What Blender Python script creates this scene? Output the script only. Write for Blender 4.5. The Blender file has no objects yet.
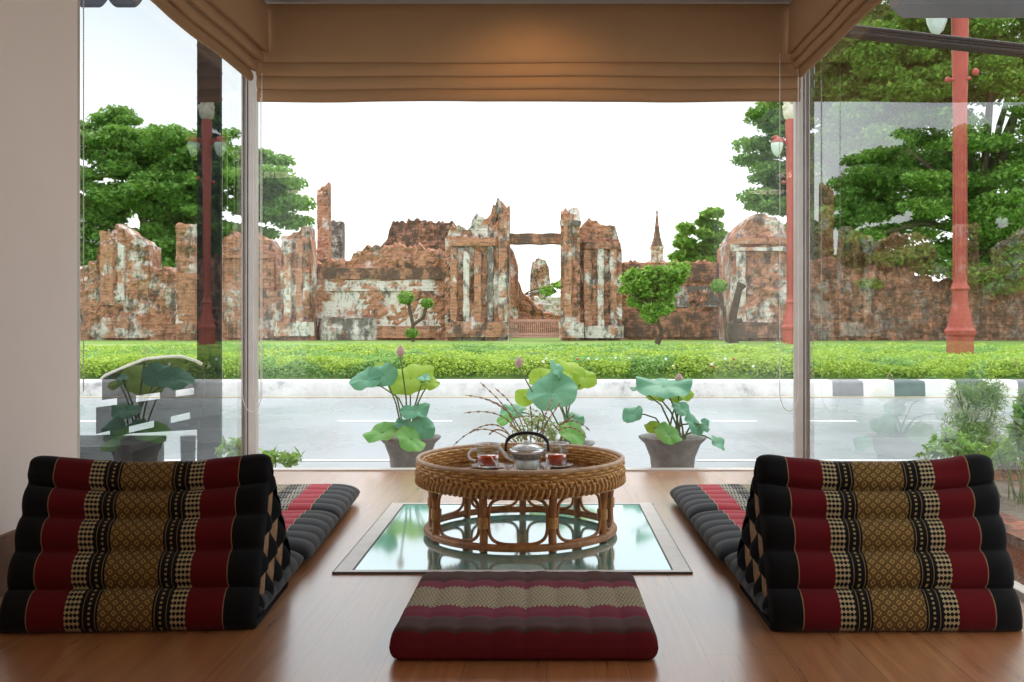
import bpy, bmesh, math, random
import numpy as np
from mathutils import Vector, Matrix, noise
C = bpy.context.scene.collection
sc = bpy.context.scene
R = math.radians; PI = math.pi
random.seed(7)

# ------------------------------------------------------------ camera
F = 980.0; VX, VY, CH = 546.0, 321.0, 0.8
cd = bpy.data.cameras.new('camera'); cam = bpy.data.objects.new('camera', cd); C.objects.link(cam)
cam.location = (0, 0, CH); cam.rotation_euler = (R(90), 0, 0)
cd.sensor_width = 36; cd.lens = 36 * F / 1024
cd.shift_x = -(VX - 512) / 1024; cd.shift_y = -(341 - VY) / 1024
cd.clip_end = 500; cd.clip_start = .02
sc.camera = cam
def P(px, py, d):                       # place seen at a pixel, d metres away
    return Vector(((px - VX) * d / F, d, CH - (py - VY) * d / F))

# ------------------------------------------------------------ world: bright overcast sky
W = bpy.data.worlds.new('sky'); sc.world = W; W.use_nodes = True
nt = W.node_tree; nt.nodes.clear()
tc = nt.nodes.new('ShaderNodeTexCoord'); sp = nt.nodes.new('ShaderNodeSeparateXYZ')
rp = nt.nodes.new('ShaderNodeValToRGB'); bg = nt.nodes.new('ShaderNodeBackground'); wo = nt.nodes.new('ShaderNodeOutputWorld')
nt.links.new(tc.outputs['Generated'], sp.inputs[0]); nt.links.new(sp.outputs['Z'], rp.inputs[0])
rp.color_ramp.elements[0].position = 0.05; rp.color_ramp.elements[0].color = (.86, .87, .87, 1)
rp.color_ramp.elements[1].position = 0.65; rp.color_ramp.elements[1].color = (1.05, 1.08, 1.1, 1)
_e = rp.color_ramp.elements.new(.30); _e.color = (.46, .53, .57, 1)
nt.links.new(rp.outputs[0], bg.inputs[0]); bg.inputs[1].default_value = 2.1
nt.links.new(bg.outputs[0], wo.inputs[0])
def light(name, kind, loc, rot, energy, col=(1, 1, 1), **k):
    l = bpy.data.lights.new(name, kind); l.energy = energy; l.color = col
    for a, b in k.items(): setattr(l, a, b)
    o = bpy.data.objects.new(name, l); C.objects.link(o); o.location = loc; o.rotation_euler = rot
    return o
light('veiled_sun', 'SUN', (0, 0, 30), (R(-38), R(18), 0), 1.6, (1, .97, .92), angle=R(35))
# sky portals at the three windows (they only guide the sky light)
XL, XR, YB, ZC = -1.594, 1.379, 5.26, 2.49
for nm, loc, rot, sx, sy in (('portal_back', (-.1, YB + .12, 1.25), (R(-90), 0, 0), 2.95, 2.4),
                             ('portal_left', (XL - .12, 4.3, 1.25), (0, R(-90), 0), 2.4, 2.0),
                             ('portal_right', (XR + .12, 3.4, 1.25), (0, R(90), 0), 2.4, 3.8)):
    o = light(nm, 'AREA', loc, rot, 1, shape='RECTANGLE', size=sx, size_y=sy); o.data.cycles.is_portal = True
sc.view_settings.view_transform = 'Standard'; sc.view_settings.look = 'None'
sc.view_settings.gamma = 1; sc.view_settings.use_curve_mapping = False
sc.view_settings.exposure = 0.0
try:
    sc.cycles.max_bounces = 14; sc.cycles.transparent_max_bounces = 24; sc.cycles.transmission_bounces = 10
    sc.cycles.glossy_bounces = 6; sc.cycles.diffuse_bounces = 4; sc.cycles.sample_clamp_indirect = 6
    sc.cycles.use_denoising = True
except Exception: pass

# ------------------------------------------------------------ helpers
def tag(o, label=None, cat=None, group=None, kind=None):
    if label: o['label'] = label
    if cat: o['category'] = cat
    if group: o['group'] = group
    if kind: o['kind'] = kind
    return o
def thing(name, label, cat, loc=(0, 0, 0), rz=0, group=None):
    o = bpy.data.objects.new(name, None); C.objects.link(o); o.empty_display_size = .1
    o.location = loc; o.rotation_euler = (0, 0, rz)
    return tag(o, label, cat, group)
def copy_tree(o, parent=None):
    kids = [c for c in bpy.data.objects if c.parent == o]
    c = o.copy(); C.objects.link(c); c.parent = parent
    for k in kids: copy_tree(k, c)
    return c
class MB:
    def __init__(s): s.v = []; s.f = []; s.uv = []; s.m = []; s.sm = []
    def add(s, vs, fs, uvs=None, mi=0, smooth=True):
        b = len(s.v); s.v += [tuple(v) for v in vs]
        s.uv += (uvs if uvs else [(0, 0)] * len(vs))
        for f in fs: s.f.append(tuple(b + i for i in f)); s.m.append(mi); s.sm.append(smooth)
    def box(s, x0, y0, z0, x1, y1, z1, mi=0, mat=None):
        vs = [Vector((x, y, z)) for z in (z0, z1) for y in (y0, y1) for x in (x0, x1)]
        if mat: vs = [mat @ v for v in vs]
        s.add(vs, [(0, 2, 3, 1), (4, 5, 7, 6), (0, 1, 5, 4), (2, 6, 7, 3), (0, 4, 6, 2), (1, 3, 7, 5)], mi=mi, smooth=False)
    def grid(s, pts, uvs=None, closeu=False, closev=False, mi=0, smooth=True):
        # pts[i][j]
        n, m = len(pts), len(pts[0]); vs = [p for r in pts for p in r]
        fs = []
        for i in range(n if closeu else n - 1):
            for j in range(m if closev else m - 1):
                a, b = i, (i + 1) % n; c, d = j, (j + 1) % m
                fs.append((a * m + c, b * m + c, b * m + d, a * m + d))
        s.add(vs, fs, [u for r in uvs for u in r] if uvs else None, mi, smooth)
    def tube(s, path, r, n=8, closed=False, caps=True, mi=0):
        path = [Vector(p) for p in path]; k = len(path)
        rs = r if isinstance(r, (list, tuple)) else [r] * k
        rings = []; prev = None
        for i, p in enumerate(path):
            a = path[(i - 1) % k] if (closed or i > 0) else p
            b = path[(i + 1) % k] if (closed or i < k - 1) else p
            t = (b - a).normalized()
            if prev is None:
                u = t.orthogonal().normalized()
            else:
                u = (prev - t * prev.dot(t)).normalized()
            prev = u; w = t.cross(u)
            rings.append([p + (u * math.cos(q) + w * math.sin(q)) * rs[i] for q in [2 * PI * j / n for j in range(n)]])
        s.grid(rings, closeu=closed, closev=True, mi=mi)
        if caps and not closed:
            s.add(rings[0], [tuple(range(n))], mi=mi); s.add(rings[-1], [tuple(reversed(range(n)))], mi=mi)
    def lathe(s, prof, c=(0, 0, 0), n=40, mi=0, wob=None):
        c = Vector(c); rings = []
        for r, z in prof:
            rings.append([c + Vector((r * math.cos(2 * PI * j / n), r * math.sin(2 * PI * j / n), z)) for j in range(n)])
        s.grid(rings, closev=True, mi=mi)
    def sphere(s, c, r, n=10, m=7, sc_=(1, 1, 1), mi=0):
        c = Vector(c)
        s.grid([[c + Vector((r * sc_[0] * math.sin(PI * i / m) * math.cos(2 * PI * j / n),
                             r * sc_[1] * math.sin(PI * i / m) * math.sin(2 * PI * j / n),
                             r * sc_[2] * math.cos(PI * i / m))) for j in range(n)] for i in range(m + 1)], closev=True, mi=mi)
    def build(s, name, mats, parent=None, weld=False):
        me = bpy.data.meshes.new(name); me.from_pydata([tuple(v) for v in s.v], [], s.f)
        me.polygons.foreach_set('use_smooth', s.sm); me.polygons.foreach_set('material_index', s.m)
        uvl = me.uv_layers.new(name='UVMap')
        li = np.empty(len(me.loops), dtype=np.int32); me.loops.foreach_get('vertex_index', li)
        uvl.data.foreach_set('uv', np.array(s.uv, dtype=np.float32)[li].ravel())
        for m in (mats if isinstance(mats, (list, tuple)) else [mats]): me.materials.append(m)
        if weld:
            bm = bmesh.new(); bm.from_mesh(me); bmesh.ops.remove_doubles(bm, verts=bm.verts, dist=1e-5); bm.to_mesh(me); bm.free()
        me.update()
        o = bpy.data.objects.new(name, me); C.objects.link(o)
        if parent: o.parent = parent
        return o

# material graph helpers
class MG:
    def __init__(s, name):
        s.mat = bpy.data.materials.new(name); s.mat.use_nodes = True; s.t = s.mat.node_tree
        s.t.nodes.clear(); s.out = s.n('OutputMaterial')
    def n(s, kind, **k):
        x = s.t.nodes.new('ShaderNode' + kind)
        for a, b in k.items(): setattr(x, a, b)
        return x
    def put(s, inp, v):
        if hasattr(v, 'is_output') or isinstance(v, bpy.types.NodeSocket): s.t.links.new(v, inp)
        else:
            if isinstance(v, tuple) and len(v) == 3 and inp.type == 'RGBA': v = v + (1,)
            inp.default_value = v
    def m(s, op, a, b=0.0, c=0.0):
        x = s.n('Math', operation=op); s.put(x.inputs[0], a); s.put(x.inputs[1], b); s.put(x.inputs[2], c); return x.outputs[0]
    def mix(s, f, a, b):
        x = s.n('MixRGB'); s.put(x.inputs[0], f); s.put(x.inputs[1], a); s.put(x.inputs[2], b); return x.outputs[0]
    def ramp(s, f, stops, const=False):
        x = s.n('ValToRGB'); cr = x.color_ramp
        if const: cr.interpolation = 'CONSTANT'
        while len(cr.elements) < len(stops): cr.elements.new(.5)
        for e, (p, c) in zip(cr.elements, stops):
            e.position = p; e.color = c + (1,) if isinstance(c, tuple) else (c, c, c, 1)
        s.put(x.inputs[0], f); return x.outputs[0]
    def coord(s, which='Object'):
        return s.n('TexCoord').outputs[which]
    def xyz(s, v):
        x = s.n('SeparateXYZ'); s.put(x.inputs[0], v); return x.outputs
    def vec(s, x, y, z=0.0):
        c = s.n('CombineXYZ'); s.put(c.inputs[0], x); s.put(c.inputs[1], y); s.put(c.inputs[2], z); return c.outputs[0]
    def noise(s, scale, detail=4, vec=None, rough=.55, dist=0.0):
        x = s.n('TexNoise'); x.inputs['Scale'].default_value = scale; x.inputs['Detail'].default_value = detail
        x.inputs['Roughness'].default_value = rough; x.inputs['Distortion'].default_value = dist
        s.put(x.inputs['Vector'], vec if vec is not None else s.coord()); return x.outputs['Fac']
    def mapr(s, v, a, b, c=0.0, d=1.0):
        x = s.n('MapRange'); s.put(x.inputs[0], v)
        for i, q in enumerate((a, b, c, d)): x.inputs[i + 1].default_value = q
        return x.outputs[0]
    def bump(s, h, strength=.3, dist=.01):
        x = s.n('Bump'); x.inputs['Strength'].default_value = strength; x.inputs['Distance'].default_value = dist
        s.put(x.inputs['Height'], h); return x.outputs[0]
    def bsdf(s, col, rough=.7, metal=0.0, spec=.5, normal=None, **k):
        b = s.n('BsdfPrincipled'); s.put(b.inputs['Base Color'], col); s.put(b.inputs['Roughness'], rough)
        s.put(b.inputs['Metallic'], metal); b.inputs['Specular IOR Level'].default_value = spec
        if normal is not None: s.put(b.inputs['Normal'], normal)
        for a, v in k.items(): s.put(b.inputs[a], v)
        s.t.links.new(b.outputs[0], s.out.inputs[0]); s.b = b
        return s.mat
def simple(name, col, rough=.6, metal=0.0, var=.12, scale=12, spec=.4, bump=.0, bscale=60):
    g = MG(name); f = g.mapr(g.noise(scale, 3), .3, .7)
    c0 = tuple(max(0, x * (1 - var)) for x in col); c1 = tuple(min(1, x * (1 + var)) for x in col)
    nrm = g.bump(g.noise(bscale, 3), bump) if bump else None
    return g.bsdf(g.mix(f, c0, c1), rough, metal, spec, nrm)
def srgb(r, g, b):
    return tuple(((c / 255) / 12.92 if c / 255 <= .04045 else ((c / 255 + .055) / 1.055) ** 2.4) for c in (r, g, b))

M = {}
# wood floor, planks running towards the window
def mk_floor():
    g = MG('laminate_floor'); X, Y, Z = g.xyz(g.coord())[:3]
    pw = .19
    row = g.m('FLOOR', g.m('DIVIDE', X, pw)); fx = g.m('FRACT', g.m('DIVIDE', X, pw))
    sh = g.m('MULTIPLY', g.m('FRACT', g.m('MULTIPLY', g.m('SINE', g.m('MULTIPLY', row, 12.9)), 43.7)), 1.2)
    yy = g.m('DIVIDE', g.m('ADD', Y, sh), 1.2); fy = g.m('FRACT', yy); col = g.m('FLOOR', yy)
    wn = g.n('TexWhiteNoise'); wn.noise_dimensions = '2D'; g.put(wn.inputs['Vector'], g.vec(row, col))
    tone = wn.outputs['Value']
    grain = g.noise(1, 5, g.vec(g.m('ADD', g.m('MULTIPLY', X, 42), g.m('MULTIPLY', tone, 9)), g.m('MULTIPLY', Y, 2.2), 0.0), .6, .6)
    c = g.ramp(grain, [(.25, (.27, .095, .030)), (.5, (.44, .175, .060)), (.75, (.58, .265, .10))])
    c = g.mix(g.m('MULTIPLY', tone, .35), c, (.27, .13, .065))
    seam = g.m('MAXIMUM', g.m('LESS_THAN', fx, .012), g.m('LESS_THAN', fy, .0022))
    c = g.mix(g.m('MULTIPLY', seam, .65), c, (.07, .035, .02))
    rough = g.mapr(grain, .2, .8, .25, .36)
    return g.bsdf(c, rough, 0, .7, g.bump(grain, .05), **{'Coat Weight': 1.0, 'Coat Roughness': .26, 'Coat IOR': 2.0})
M['floor'] = mk_floor()
M['wall'] = simple('painted_wall', (.88, .77, .70), .85, var=.02, scale=3)
M['ceiling'] = simple('ceiling_paint', (.62, .60, .58), .9, var=.02, scale=3)
M['alu'] = simple('window_aluminium', (.60, .56, .52), .38, .35, var=.05)
M['aludark'] = simple('window_gasket', (.10, .09, .09), .5)
M['base'] = simple('baseboard_wood', (.20, .10, .055), .5, var=.25, scale=20)
M['sill'] = simple('pale_sill', (.62, .59, .55), .5, var=.05)
def mk_glass(name, tint=(1, 1, 1)):
    g = MG(name)
    fr = g.n('Fresnel'); fr.inputs['IOR'].default_value = 1.52
    geo = g.n('NewGeometry')
    # the far side of a pane is seen through the same outward angle
    f2 = g.m('MULTIPLY', fr.outputs[0], 1.35); f2 = g.m('MINIMUM', f2, 1.0)
    f2 = g.m('MULTIPLY', f2, g.m('SUBTRACT', 1.0, geo.outputs['Backfacing']))
    tr = g.n('BsdfTransparent'); g.put(tr.inputs[0], tint); gl = g.n('BsdfGlossy'); gl.inputs['Roughness'].default_value = 0
    gl.inputs[0].default_value = (1, 1, 1, 1)
    mx = g.n('MixShader'); g.put(mx.inputs[0], f2); g.t.links.new(tr.outputs[0], mx.inputs[1]); g.t.links.new(gl.outputs[0], mx.inputs[2])
    g.t.links.new(mx.outputs[0], g.out.inputs[0]); return g.mat
M['glass'] = mk_glass('window_glass', (.985, .985, .985))
M['thin_glass'] = mk_glass('tea_glass', (.93, .96, .96))
def mk_blind():
    g = MG('roman_blind_cloth'); X, Y, Z = g.xyz(g.coord())[:3]
    w = g.noise(260, 2); n2 = g.noise(6, 3)
    c = g.mix(n2, (.30, .175, .09), (.36, .215, .115))
    b = g.n('BsdfPrincipled'); g.put(b.inputs['Base Color'], c); b.inputs['Roughness'].default_value = .9
    b.inputs['Specular IOR Level'].default_value = .1; g.put(b.inputs['Normal'], g.bump(w, .15, .003))
    t = g.n('BsdfTranslucent'); g.put(t.inputs[0], (.42, .25, .13)); mx = g.n('MixShader'); mx.inputs[0].default_value = .12
    g.t.links.new(b.outputs[0], mx.inputs[1]); g.t.links.new(t.outputs[0], mx.inputs[2]); g.t.links.new(mx.outputs[0], g.out.inputs[0])
    return g.mat
M['blind'] = mk_blind()
def mk_mirror():
    g = MG('teal_mirror_glass')
    d = g.n('BsdfDiffuse'); d.inputs[0].default_value = (.09, .52, .49, 1)
    gl = g.n('BsdfGlossy'); gl.inputs['Roughness'].default_value = .075; gl.inputs[0].default_value = (.95, 1, 1, 1)
    mx = g.n('MixShader'); mx.inputs[0].default_value = .76
    g.t.links.new(d.outputs[0], mx.inputs[1]); g.t.links.new(gl.outputs[0], mx.inputs[2]); g.t.links.new(mx.outputs[0], g.out.inputs[0]); return g.mat
M['mirror'] = mk_mirror()
M['panelframe'] = simple('floor_panel_frame', (.64, .59, .56), .3, var=.08, scale=20)
def mk_rattan(name, a, b, sc_=90):
    g = MG(name); n1 = g.noise(sc_, 3); n2 = g.noise(9, 2)
    c = g.mix(g.mapr(n1, .35, .65), a, b); c = g.mix(g.m('MULTIPLY', n2, .4), c, tuple(x * .55 for x in a))
    return g.bsdf(c, .42, 0, .5, g.bump(n1, .3, .002))
M['weave'] = mk_rattan('woven_rattan', (.42, .19, .045), (.82, .46, .13))
M['cane'] = mk_rattan('rattan_cane', (.28, .105, .030), (.50, .21, .066), 30)
M['pale_cane'] = mk_rattan('pale_cane', (.50, .29, .16), (.66, .44, .28), 30)
M['bind'] = mk_rattan('rattan_binding', (.46, .21, .055), (.76, .41, .13), 200)
def mk_tray():
    g = MG('woven_tray_floor'); X, Y, Z = g.xyz(g.coord())[:3]
    k = 2 * PI / .014
    w = g.m('MULTIPLY', g.m('SINE', g.m('MULTIPLY', X, k)), g.m('SINE', g.m('MULTIPLY', Y, k)))
    c = g.mix(g.mapr(w, -.4, .4), (.58, .40, .33), (.86, .72, .66))  # pale pinkish tones hold the reflected sheen, painted into the weave
    return g.bsdf(c, .3, 0, .6)
M['tray'] = mk_tray()

# ---- Thai woven cushions
BLK = (.008, .008, .009); RED = (.135, .006, .010); GOLD = (.36, .235, .075); CREAM = (.50, .40, .22)
def mk_thai():
    g = MG('thai_cushion_cloth'); u, v, _ = g.xyz(g.n('UVMap').outputs[0])[:3]     # u metres from middle, v metres along
    a = g.m('ABSOLUTE', u)
    def lt(x, y): return g.m('LESS_THAN', x, y)
    def gt(x, y): return g.m('GREATER_THAN', x, y)
    def mul(x, y): return g.m('MULTIPLY', x, y)
    # middle diamonds
    k = 1 / .027
    du = g.m('ABSOLUTE', g.m('SUBTRACT', g.m('FRACT', g.m('ADD', mul(u, k), .5)), .5)); dv = g.m('ABSOLUTE', g.m('SUBTRACT', g.m('FRACT', mul(v, k)), .5))
    D = g.m('ADD', du, dv)
    ring = g.m('MAXIMUM', mul(gt(D, .44), lt(D, .56)), g.m('MAXIMUM', lt(D, .085), gt(D, .915)))
    ring2 = g.m('MAXIMUM', mul(gt(D, .16), lt(D, .30)), mul(gt(D, .70), lt(D, .84)))
    gold = g.mix(ring2, (.085, .046, .016), (.46, .30, .09)); gold = g.mix(ring, gold, (.20, .12, .04))
    # dotted black band
    dots = mul(gt(g.m('SINE', mul(v, 2 * PI / .0125)), .1), lt(g.m('ABSOLUTE', g.m('SUBTRACT', a, .089)), .0030))
    lines = g.m('MAXIMUM', lt(g.m('ABSOLUTE', g.m('SUBTRACT', a, .0745)), .0010), lt(g.m('ABSOLUTE', g.m('SUBTRACT', a, .104)), .0010))
    band = g.mix(g.m('MAXIMUM', dots, mul(lines, .6)), BLK, (.42, .30, .12))
    # comb band: chains of little bars
    fv = g.m('SINE', mul(v, 2 * PI / .0135))
    fu = g.m('SINE', mul(g.m('SUBTRACT', a, .115), 2 * PI / .0105))
    comb = g.m('MAXIMUM', gt(g.m('ADD', mul(fv, .8), fu), .25), mul(gt(fv, .55), .9))
    combc = g.mix(comb, BLK, CREAM)
    col = g.mix(gt(a, .068), gold, band); col = g.mix(gt(a, .113), col, combc)
    col = g.mix(gt(a, .152), col, RED); col = g.mix(gt(a, .245), col, (.35, .22, .10)); col = g.mix(gt(a, .2475), col, BLK)
    n1 = g.noise(420, 2)
    col = g.mix(g.m('MULTIPLY', n1, .25), col, (0, 0, 0))
    return g.bsdf(col, .9, 0, .12, g.bump(n1, .2, .002), **{'Sheen Weight': .08})
M['thai'] = mk_thai()
def mk_mat():
    g = MG('thai_mat_cloth'); u, v, _ = g.xyz(g.n('UVMap').outputs[0])[:3]; a = g.m('ABSOLUTE', u)
    def lt(x, y): return g.m('LESS_THAN', x, y)
    def gt(x, y): return g.m('GREATER_THAN', x, y)
    fv = g.m('SINE', g.m('MULTIPLY', v, 2 * PI / .021)); fu = g.m('SINE', g.m('MULTIPLY', a, 2 * PI / .013))
    comb = gt(g.m('ADD', g.m('MULTIPLY', fv, .8), fu), -.1)
    combc = g.mix(comb, (.05, .05, .055), (.40, .37, .30))
    band = g.mix(gt(g.m('ADD', fv, fu), 1.1), (.012, .012, .016), (.40, .36, .28))
    k = 1 / .031
    D = g.m('ADD', g.m('ABSOLUTE', g.m('SUBTRACT', g.m('FRACT', g.m('MULTIPLY', u, k)), .5)), g.m('ABSOLUTE', g.m('SUBTRACT', g.m('FRACT', g.m('MULTIPLY', v, k)), .5)))
    gold = g.mix(gt(g.m('SINE', g.m('MULTIPLY', D, 12)), 0), (.12, .10, .06), (.42, .38, .26))
    col = g.mix(gt(a, .05), gold, band); col = g.mix(gt(a, .10), col, combc)
    col = g.mix(gt(a, .145), col, (.42, .026, .045)); col = g.mix(gt(a, .232), col, (.5, .35, .2)); col = g.mix(gt(a, .2345), col, (.020, .024, .030))
    n1 = g.noise(420, 2)
    col = g.mix(g.m('MULTIPLY', n1, .2), col, (0, 0, 0))
    return g.bsdf(col, .85, 0, .2, g.bump(n1, .2, .002), **{'Sheen Weight': .15})
M['matcloth'] = mk_mat()
def mk_seat():
    g = MG('maroon_cushion_cloth'); u, v, _ = g.xyz(g.n('UVMap').outputs[0])[:3]; a = g.m('ABSOLUTE', v)   # v metres from the middle, front/back
    def gt(x, y): return g.m('GREATER_THAN', x, y)
    tooth = g.m('MULTIPLY', g.m('ABSOLUTE', g.m('SINE', g.m('MULTIPLY', u, PI / .0115))), .035)
    knit = g.m('SINE', g.m('MULTIPLY', g.m('ADD', g.m('MULTIPLY', u, 1.0), g.m('MULTIPLY', g.m('SINE', g.m('MULTIPLY', v, 180)), .004)), 2 * PI / .010))
    cream = g.mix(gt(g.m('ADD', knit, g.m('SINE', g.m('MULTIPLY', v, 2 * PI / .011))), .2), (.20, .155, .095), (.47, .40, .27))
    MAR = (.19, .026, .048); BR = (.085, .040, .034)
    col = g.mix(gt(g.m('ADD', a, tooth), .115), cream, MAR)
    col = g.mix(g.m('MULTIPLY', gt(a, .092), 1.0), col, MAR)
    col = g.mix(gt(a, .165), col, BR); col = g.mix(gt(a, .268), col, (.17, .016, .026))
    n1 = g.noise(420, 2)
    col = g.mix(g.m('MULTIPLY', n1, .2), col, (0, 0, 0))
    return g.bsdf(col, .85, 0, .2, g.bump(n1, .25, .002))
M['seat'] = mk_seat()
M['black_cloth'] = simple('black_cotton', BLK, .9, var=.2, spec=.1)
M['tan_cloth'] = simple('tan_end_cloth', (.27, .16, .085), .9, var=.25, scale=40, spec=.1)

# ---- outdoors
def mk_ruin(name, plaster=.5, dark=.4, seed=0.0, pz=None):
    g = MG(name); co = g.coord(); X, Y, Z = g.xyz(co)[:3]
    v3 = g.n('VectorMath', operation='ADD'); g.put(v3.inputs[0], co); v3.inputs[1].default_value = (seed * 7.3, seed * 3.1, seed * 1.7); p = v3.outputs[0]
    br = g.n('TexBrick'); br.inputs['Scale'].default_value = 1; br.offset = .5
    for k, v in (('Color1', (.60, .24, .13, 1)), ('Color2', (.36, .115, .065, 1)), ('Mortar', (.46, .34, .26, 1)),
                 ('Mortar Size', .018), ('Brick Width', .42), ('Row Height', .14), ('Bias', -.2)): br.inputs[k].default_value = v
    g.put(br.inputs['Vector'], g.vec(g.m('ADD', X, g.m('MULTIPLY', Y, 1.0)), Z, 0.0))
    n_big = g.noise(.9, 5, p, .65); n_mid = g.noise(2.6, 5, p, .7); n_fine = g.noise(11, 4, p, .7)
    c = g.mix(g.m('MULTIPLY', g.mapr(n_mid, .35, .7), .8), br.outputs[0], (.60, .275, .165))
    c = g.mix(g.m('MULTIPLY', g.mapr(n_fine, .35, .75), .4), c, (.70, .48, .36)); c = g.mix(g.m('MULTIPLY', g.mapr(g.noise(5, 4, g.vec(g.m('MULTIPLY', X, .35), Y, g.m('MULTIPLY', Z, 1.8)), .7), .52, .62), .6), c, (.16, .09, .065))
    pl = n_big
    if pz is not None: pl = g.m('ADD', n_big, g.m('MULTIPLY', g.m('SUBTRACT', 1.0, g.m('ABSOLUTE', g.mapr(Z, pz[0], pz[1], -1.3, 1.3))), .25))
    pl = g.m('ADD', g.m('MULTIPLY', pl, .72), g.m('MULTIPLY', n_mid, .28)); msk = g.mapr(pl, .60 - plaster * .22, .66 - plaster * .22)
    c = g.mix(msk, c, g.mix(n_fine, (.66, .61, .56), (.93, .89, .85)))
    # weather streaks and black mould with shapes of their own
    st = g.noise(1, 5, g.vec(g.m('MULTIPLY', g.m('ADD', X, seed), 2.2), Y, g.m('MULTIPLY', Z, .8)), .75)
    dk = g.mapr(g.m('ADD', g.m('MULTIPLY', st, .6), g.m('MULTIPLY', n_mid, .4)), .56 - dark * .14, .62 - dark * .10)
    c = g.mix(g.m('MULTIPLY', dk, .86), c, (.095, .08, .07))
    return g.bsdf(c, .95, 0, .1, g.bump(g.m('ADD', n_fine, g.m('MULTIPLY', br.outputs['Fac'], -.6)), .8, .08))
M['ruin_brick'] = mk_ruin('ruin_brick', .12, .34, 1)
M['ruin_mixed'] = mk_ruin('ruin_brick_and_plaster', .44, .50, 2)
M['ruin_plaster'] = mk_ruin('ruin_white_plaster', .80, .30, 3)
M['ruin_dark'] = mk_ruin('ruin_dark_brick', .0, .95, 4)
M['ruin_grey'] = mk_ruin('ruin_grey_stone', 1.0, 1.0, 5)
def mk_leaf(name, a, b, trans=.35, rough=.5):
    g = MG(name); geo = g.n('NewGeometry')
    c = g.mix(geo.outputs['Random Per Island'], a, b)
    d = g.n('BsdfPrincipled'); g.put(d.inputs['Base Color'], c); d.inputs['Roughness'].default_value = rough; d.inputs['Specular IOR Level'].default_value = .25
    t = g.n('BsdfTranslucent'); g.put(t.inputs[0], g.mix(.5, c, (.35, .5, .05))); mx = g.n('MixShader'); mx.inputs[0].default_value = trans
    g.t.links.new(d.outputs[0], mx.inputs[1]); g.t.links.new(t.outputs[0], mx.inputs[2]); g.t.links.new(mx.outputs[0], g.out.inputs[0])
    return g.mat
M['tree_leaf'] = mk_leaf('rain_tree_leaf', (.07, .22, .035), (.34, .56, .12))
M['tree_leaf_dark'] = mk_leaf('broad_tree_leaf', (.06, .20, .04), (.28, .50, .12))
M['hedge_yellow'] = mk_leaf('lime_hedge_leaf', (.30, .50, .07), (.62, .74, .16))
M['hedge_green'] = mk_leaf('green_hedge_leaf', (.16, .38, .10), (.40, .62, .20))
M['bush_leaf'] = mk_leaf('young_tree_leaf', (.11, .30, .04), (.36, .58, .11))
M['grey_leaf'] = mk_leaf('feathery_leaf', (.24, .34, .16), (.48, .56, .32))  # lightened to put the grey window reflection into the leaf colour
M['core'] = simple('twig_mass', (.035, .075, .02), .9, var=.4, scale=2)
M['hedge_core'] = simple('hedge_core', (.12, .22, .05), .95, var=.4, scale=3)
M['bark'] = simple('bark', (.10, .07, .05), .9, var=.35, scale=6, bump=.5, bscale=12)
def mk_road():
    g = MG('wet_asphalt'); n1 = g.noise(.5, 4); n2 = g.noise(40, 2)
    c = g.mix(g.mapr(n1, .3, .7), (.26, .295, .325), (.33, .365, .395)); c = g.mix(g.m('MULTIPLY', n2, .3), c, (.33, .34, .35))
    return g.bsdf(c, g.mapr(n1, .3, .7, .22, .34), 0, .8, g.bump(n2, .08, .005))
M['road'] = mk_road()
M['paint'] = simple('road_paint', (.88, .88, .86), .5, var=.05, scale=3)
M['paint_yellow'] = simple('yellow_road_paint', (.62, .50, .28), .6, var=.15, scale=3)
def mk_kerb():
    g = MG('painted_kerb'); X, Y, Z = g.xyz(g.coord())[:3]
    n1 = g.noise(3, 5, None, .7)
    pale = g.ramp(n1, [(.30, (.26, .26, .26)), (.45, (.62, .62, .61)), (.7, (.80, .80, .79))])
    blk = g.m('GREATER_THAN', g.m('FRACT', g.m('DIVIDE', g.m('SUBTRACT', X, 3.72), .90)), .5)
    strip = g.mix(blk, (.86, .86, .85), g.mix(n1, (.08, .09, .11), (.16, .17, .19)))
    c = g.mix(g.m('GREATER_THAN', X, 3.72), pale, strip)
    return g.bsdf(c, .8)
M['kerb'] = mk_kerb()
M['soil'] = simple('planting_soil', (.16, .13, .10), .95, var=.5, scale=5)
def mk_grass():
    g = MG('lawn'); n = g.noise(2.5, 5); n2 = g.noise(.4, 3)
    c = g.mix(n, (.12, .24, .05), (.30, .45, .12)); c = g.mix(g.mapr(n2, .5, .75), c, (.40, .45, .18)); return g.bsdf(c, .95, 0, .1)
M['grass'] = mk_grass()
M['paving'] = simple('grey_paving', (.36, .36, .36), .6, var=.15, scale=3)
M['red_metal'] = simple('red_painted_iron', (.44, .085, .060), .5, var=.1, scale=5)
M['white_stone'] = simple('cream_finial', (.72, .66, .55), .6, var=.2, scale=6)
M['pot'] = simple('grey_concrete_pot', (.22, .205, .195), .75, var=.25, scale=14, bump=.3, bscale=50)
M['lotus_teal'] = mk_leaf('lotus_leaf_teal', (.10, .34, .22), (.16, .44, .28), .2, .45)
M['lotus_green'] = mk_leaf('lotus_leaf_green', (.14, .42, .10), (.22, .52, .14), .35, .45)
M['lotus_lime'] = mk_leaf('lotus_leaf_lime', (.33, .55, .05), (.42, .62, .08), .5, .5)
M['stem'] = simple('lotus_stem', (.16, .20, .08), .6, var=.2)
M['bud'] = simple('lotus_bud', (.55, .36, .34), .6, var=.2, scale=40)
M['twig'] = simple('willow_twig', (.34, .28, .14), .7, var=.2)
M['catkin'] = simple('red_brown_catkin', (.30, .17, .11), .8, var=.3)
M['dark_plastic'] = simple('charcoal_plastic', (.018, .019, .022), .6, var=.1, spec=.12)
M['dark_post'] = simple('dark_cladding', (.010, .012, .015), .8, var=.3, scale=5, spec=.08)
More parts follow.
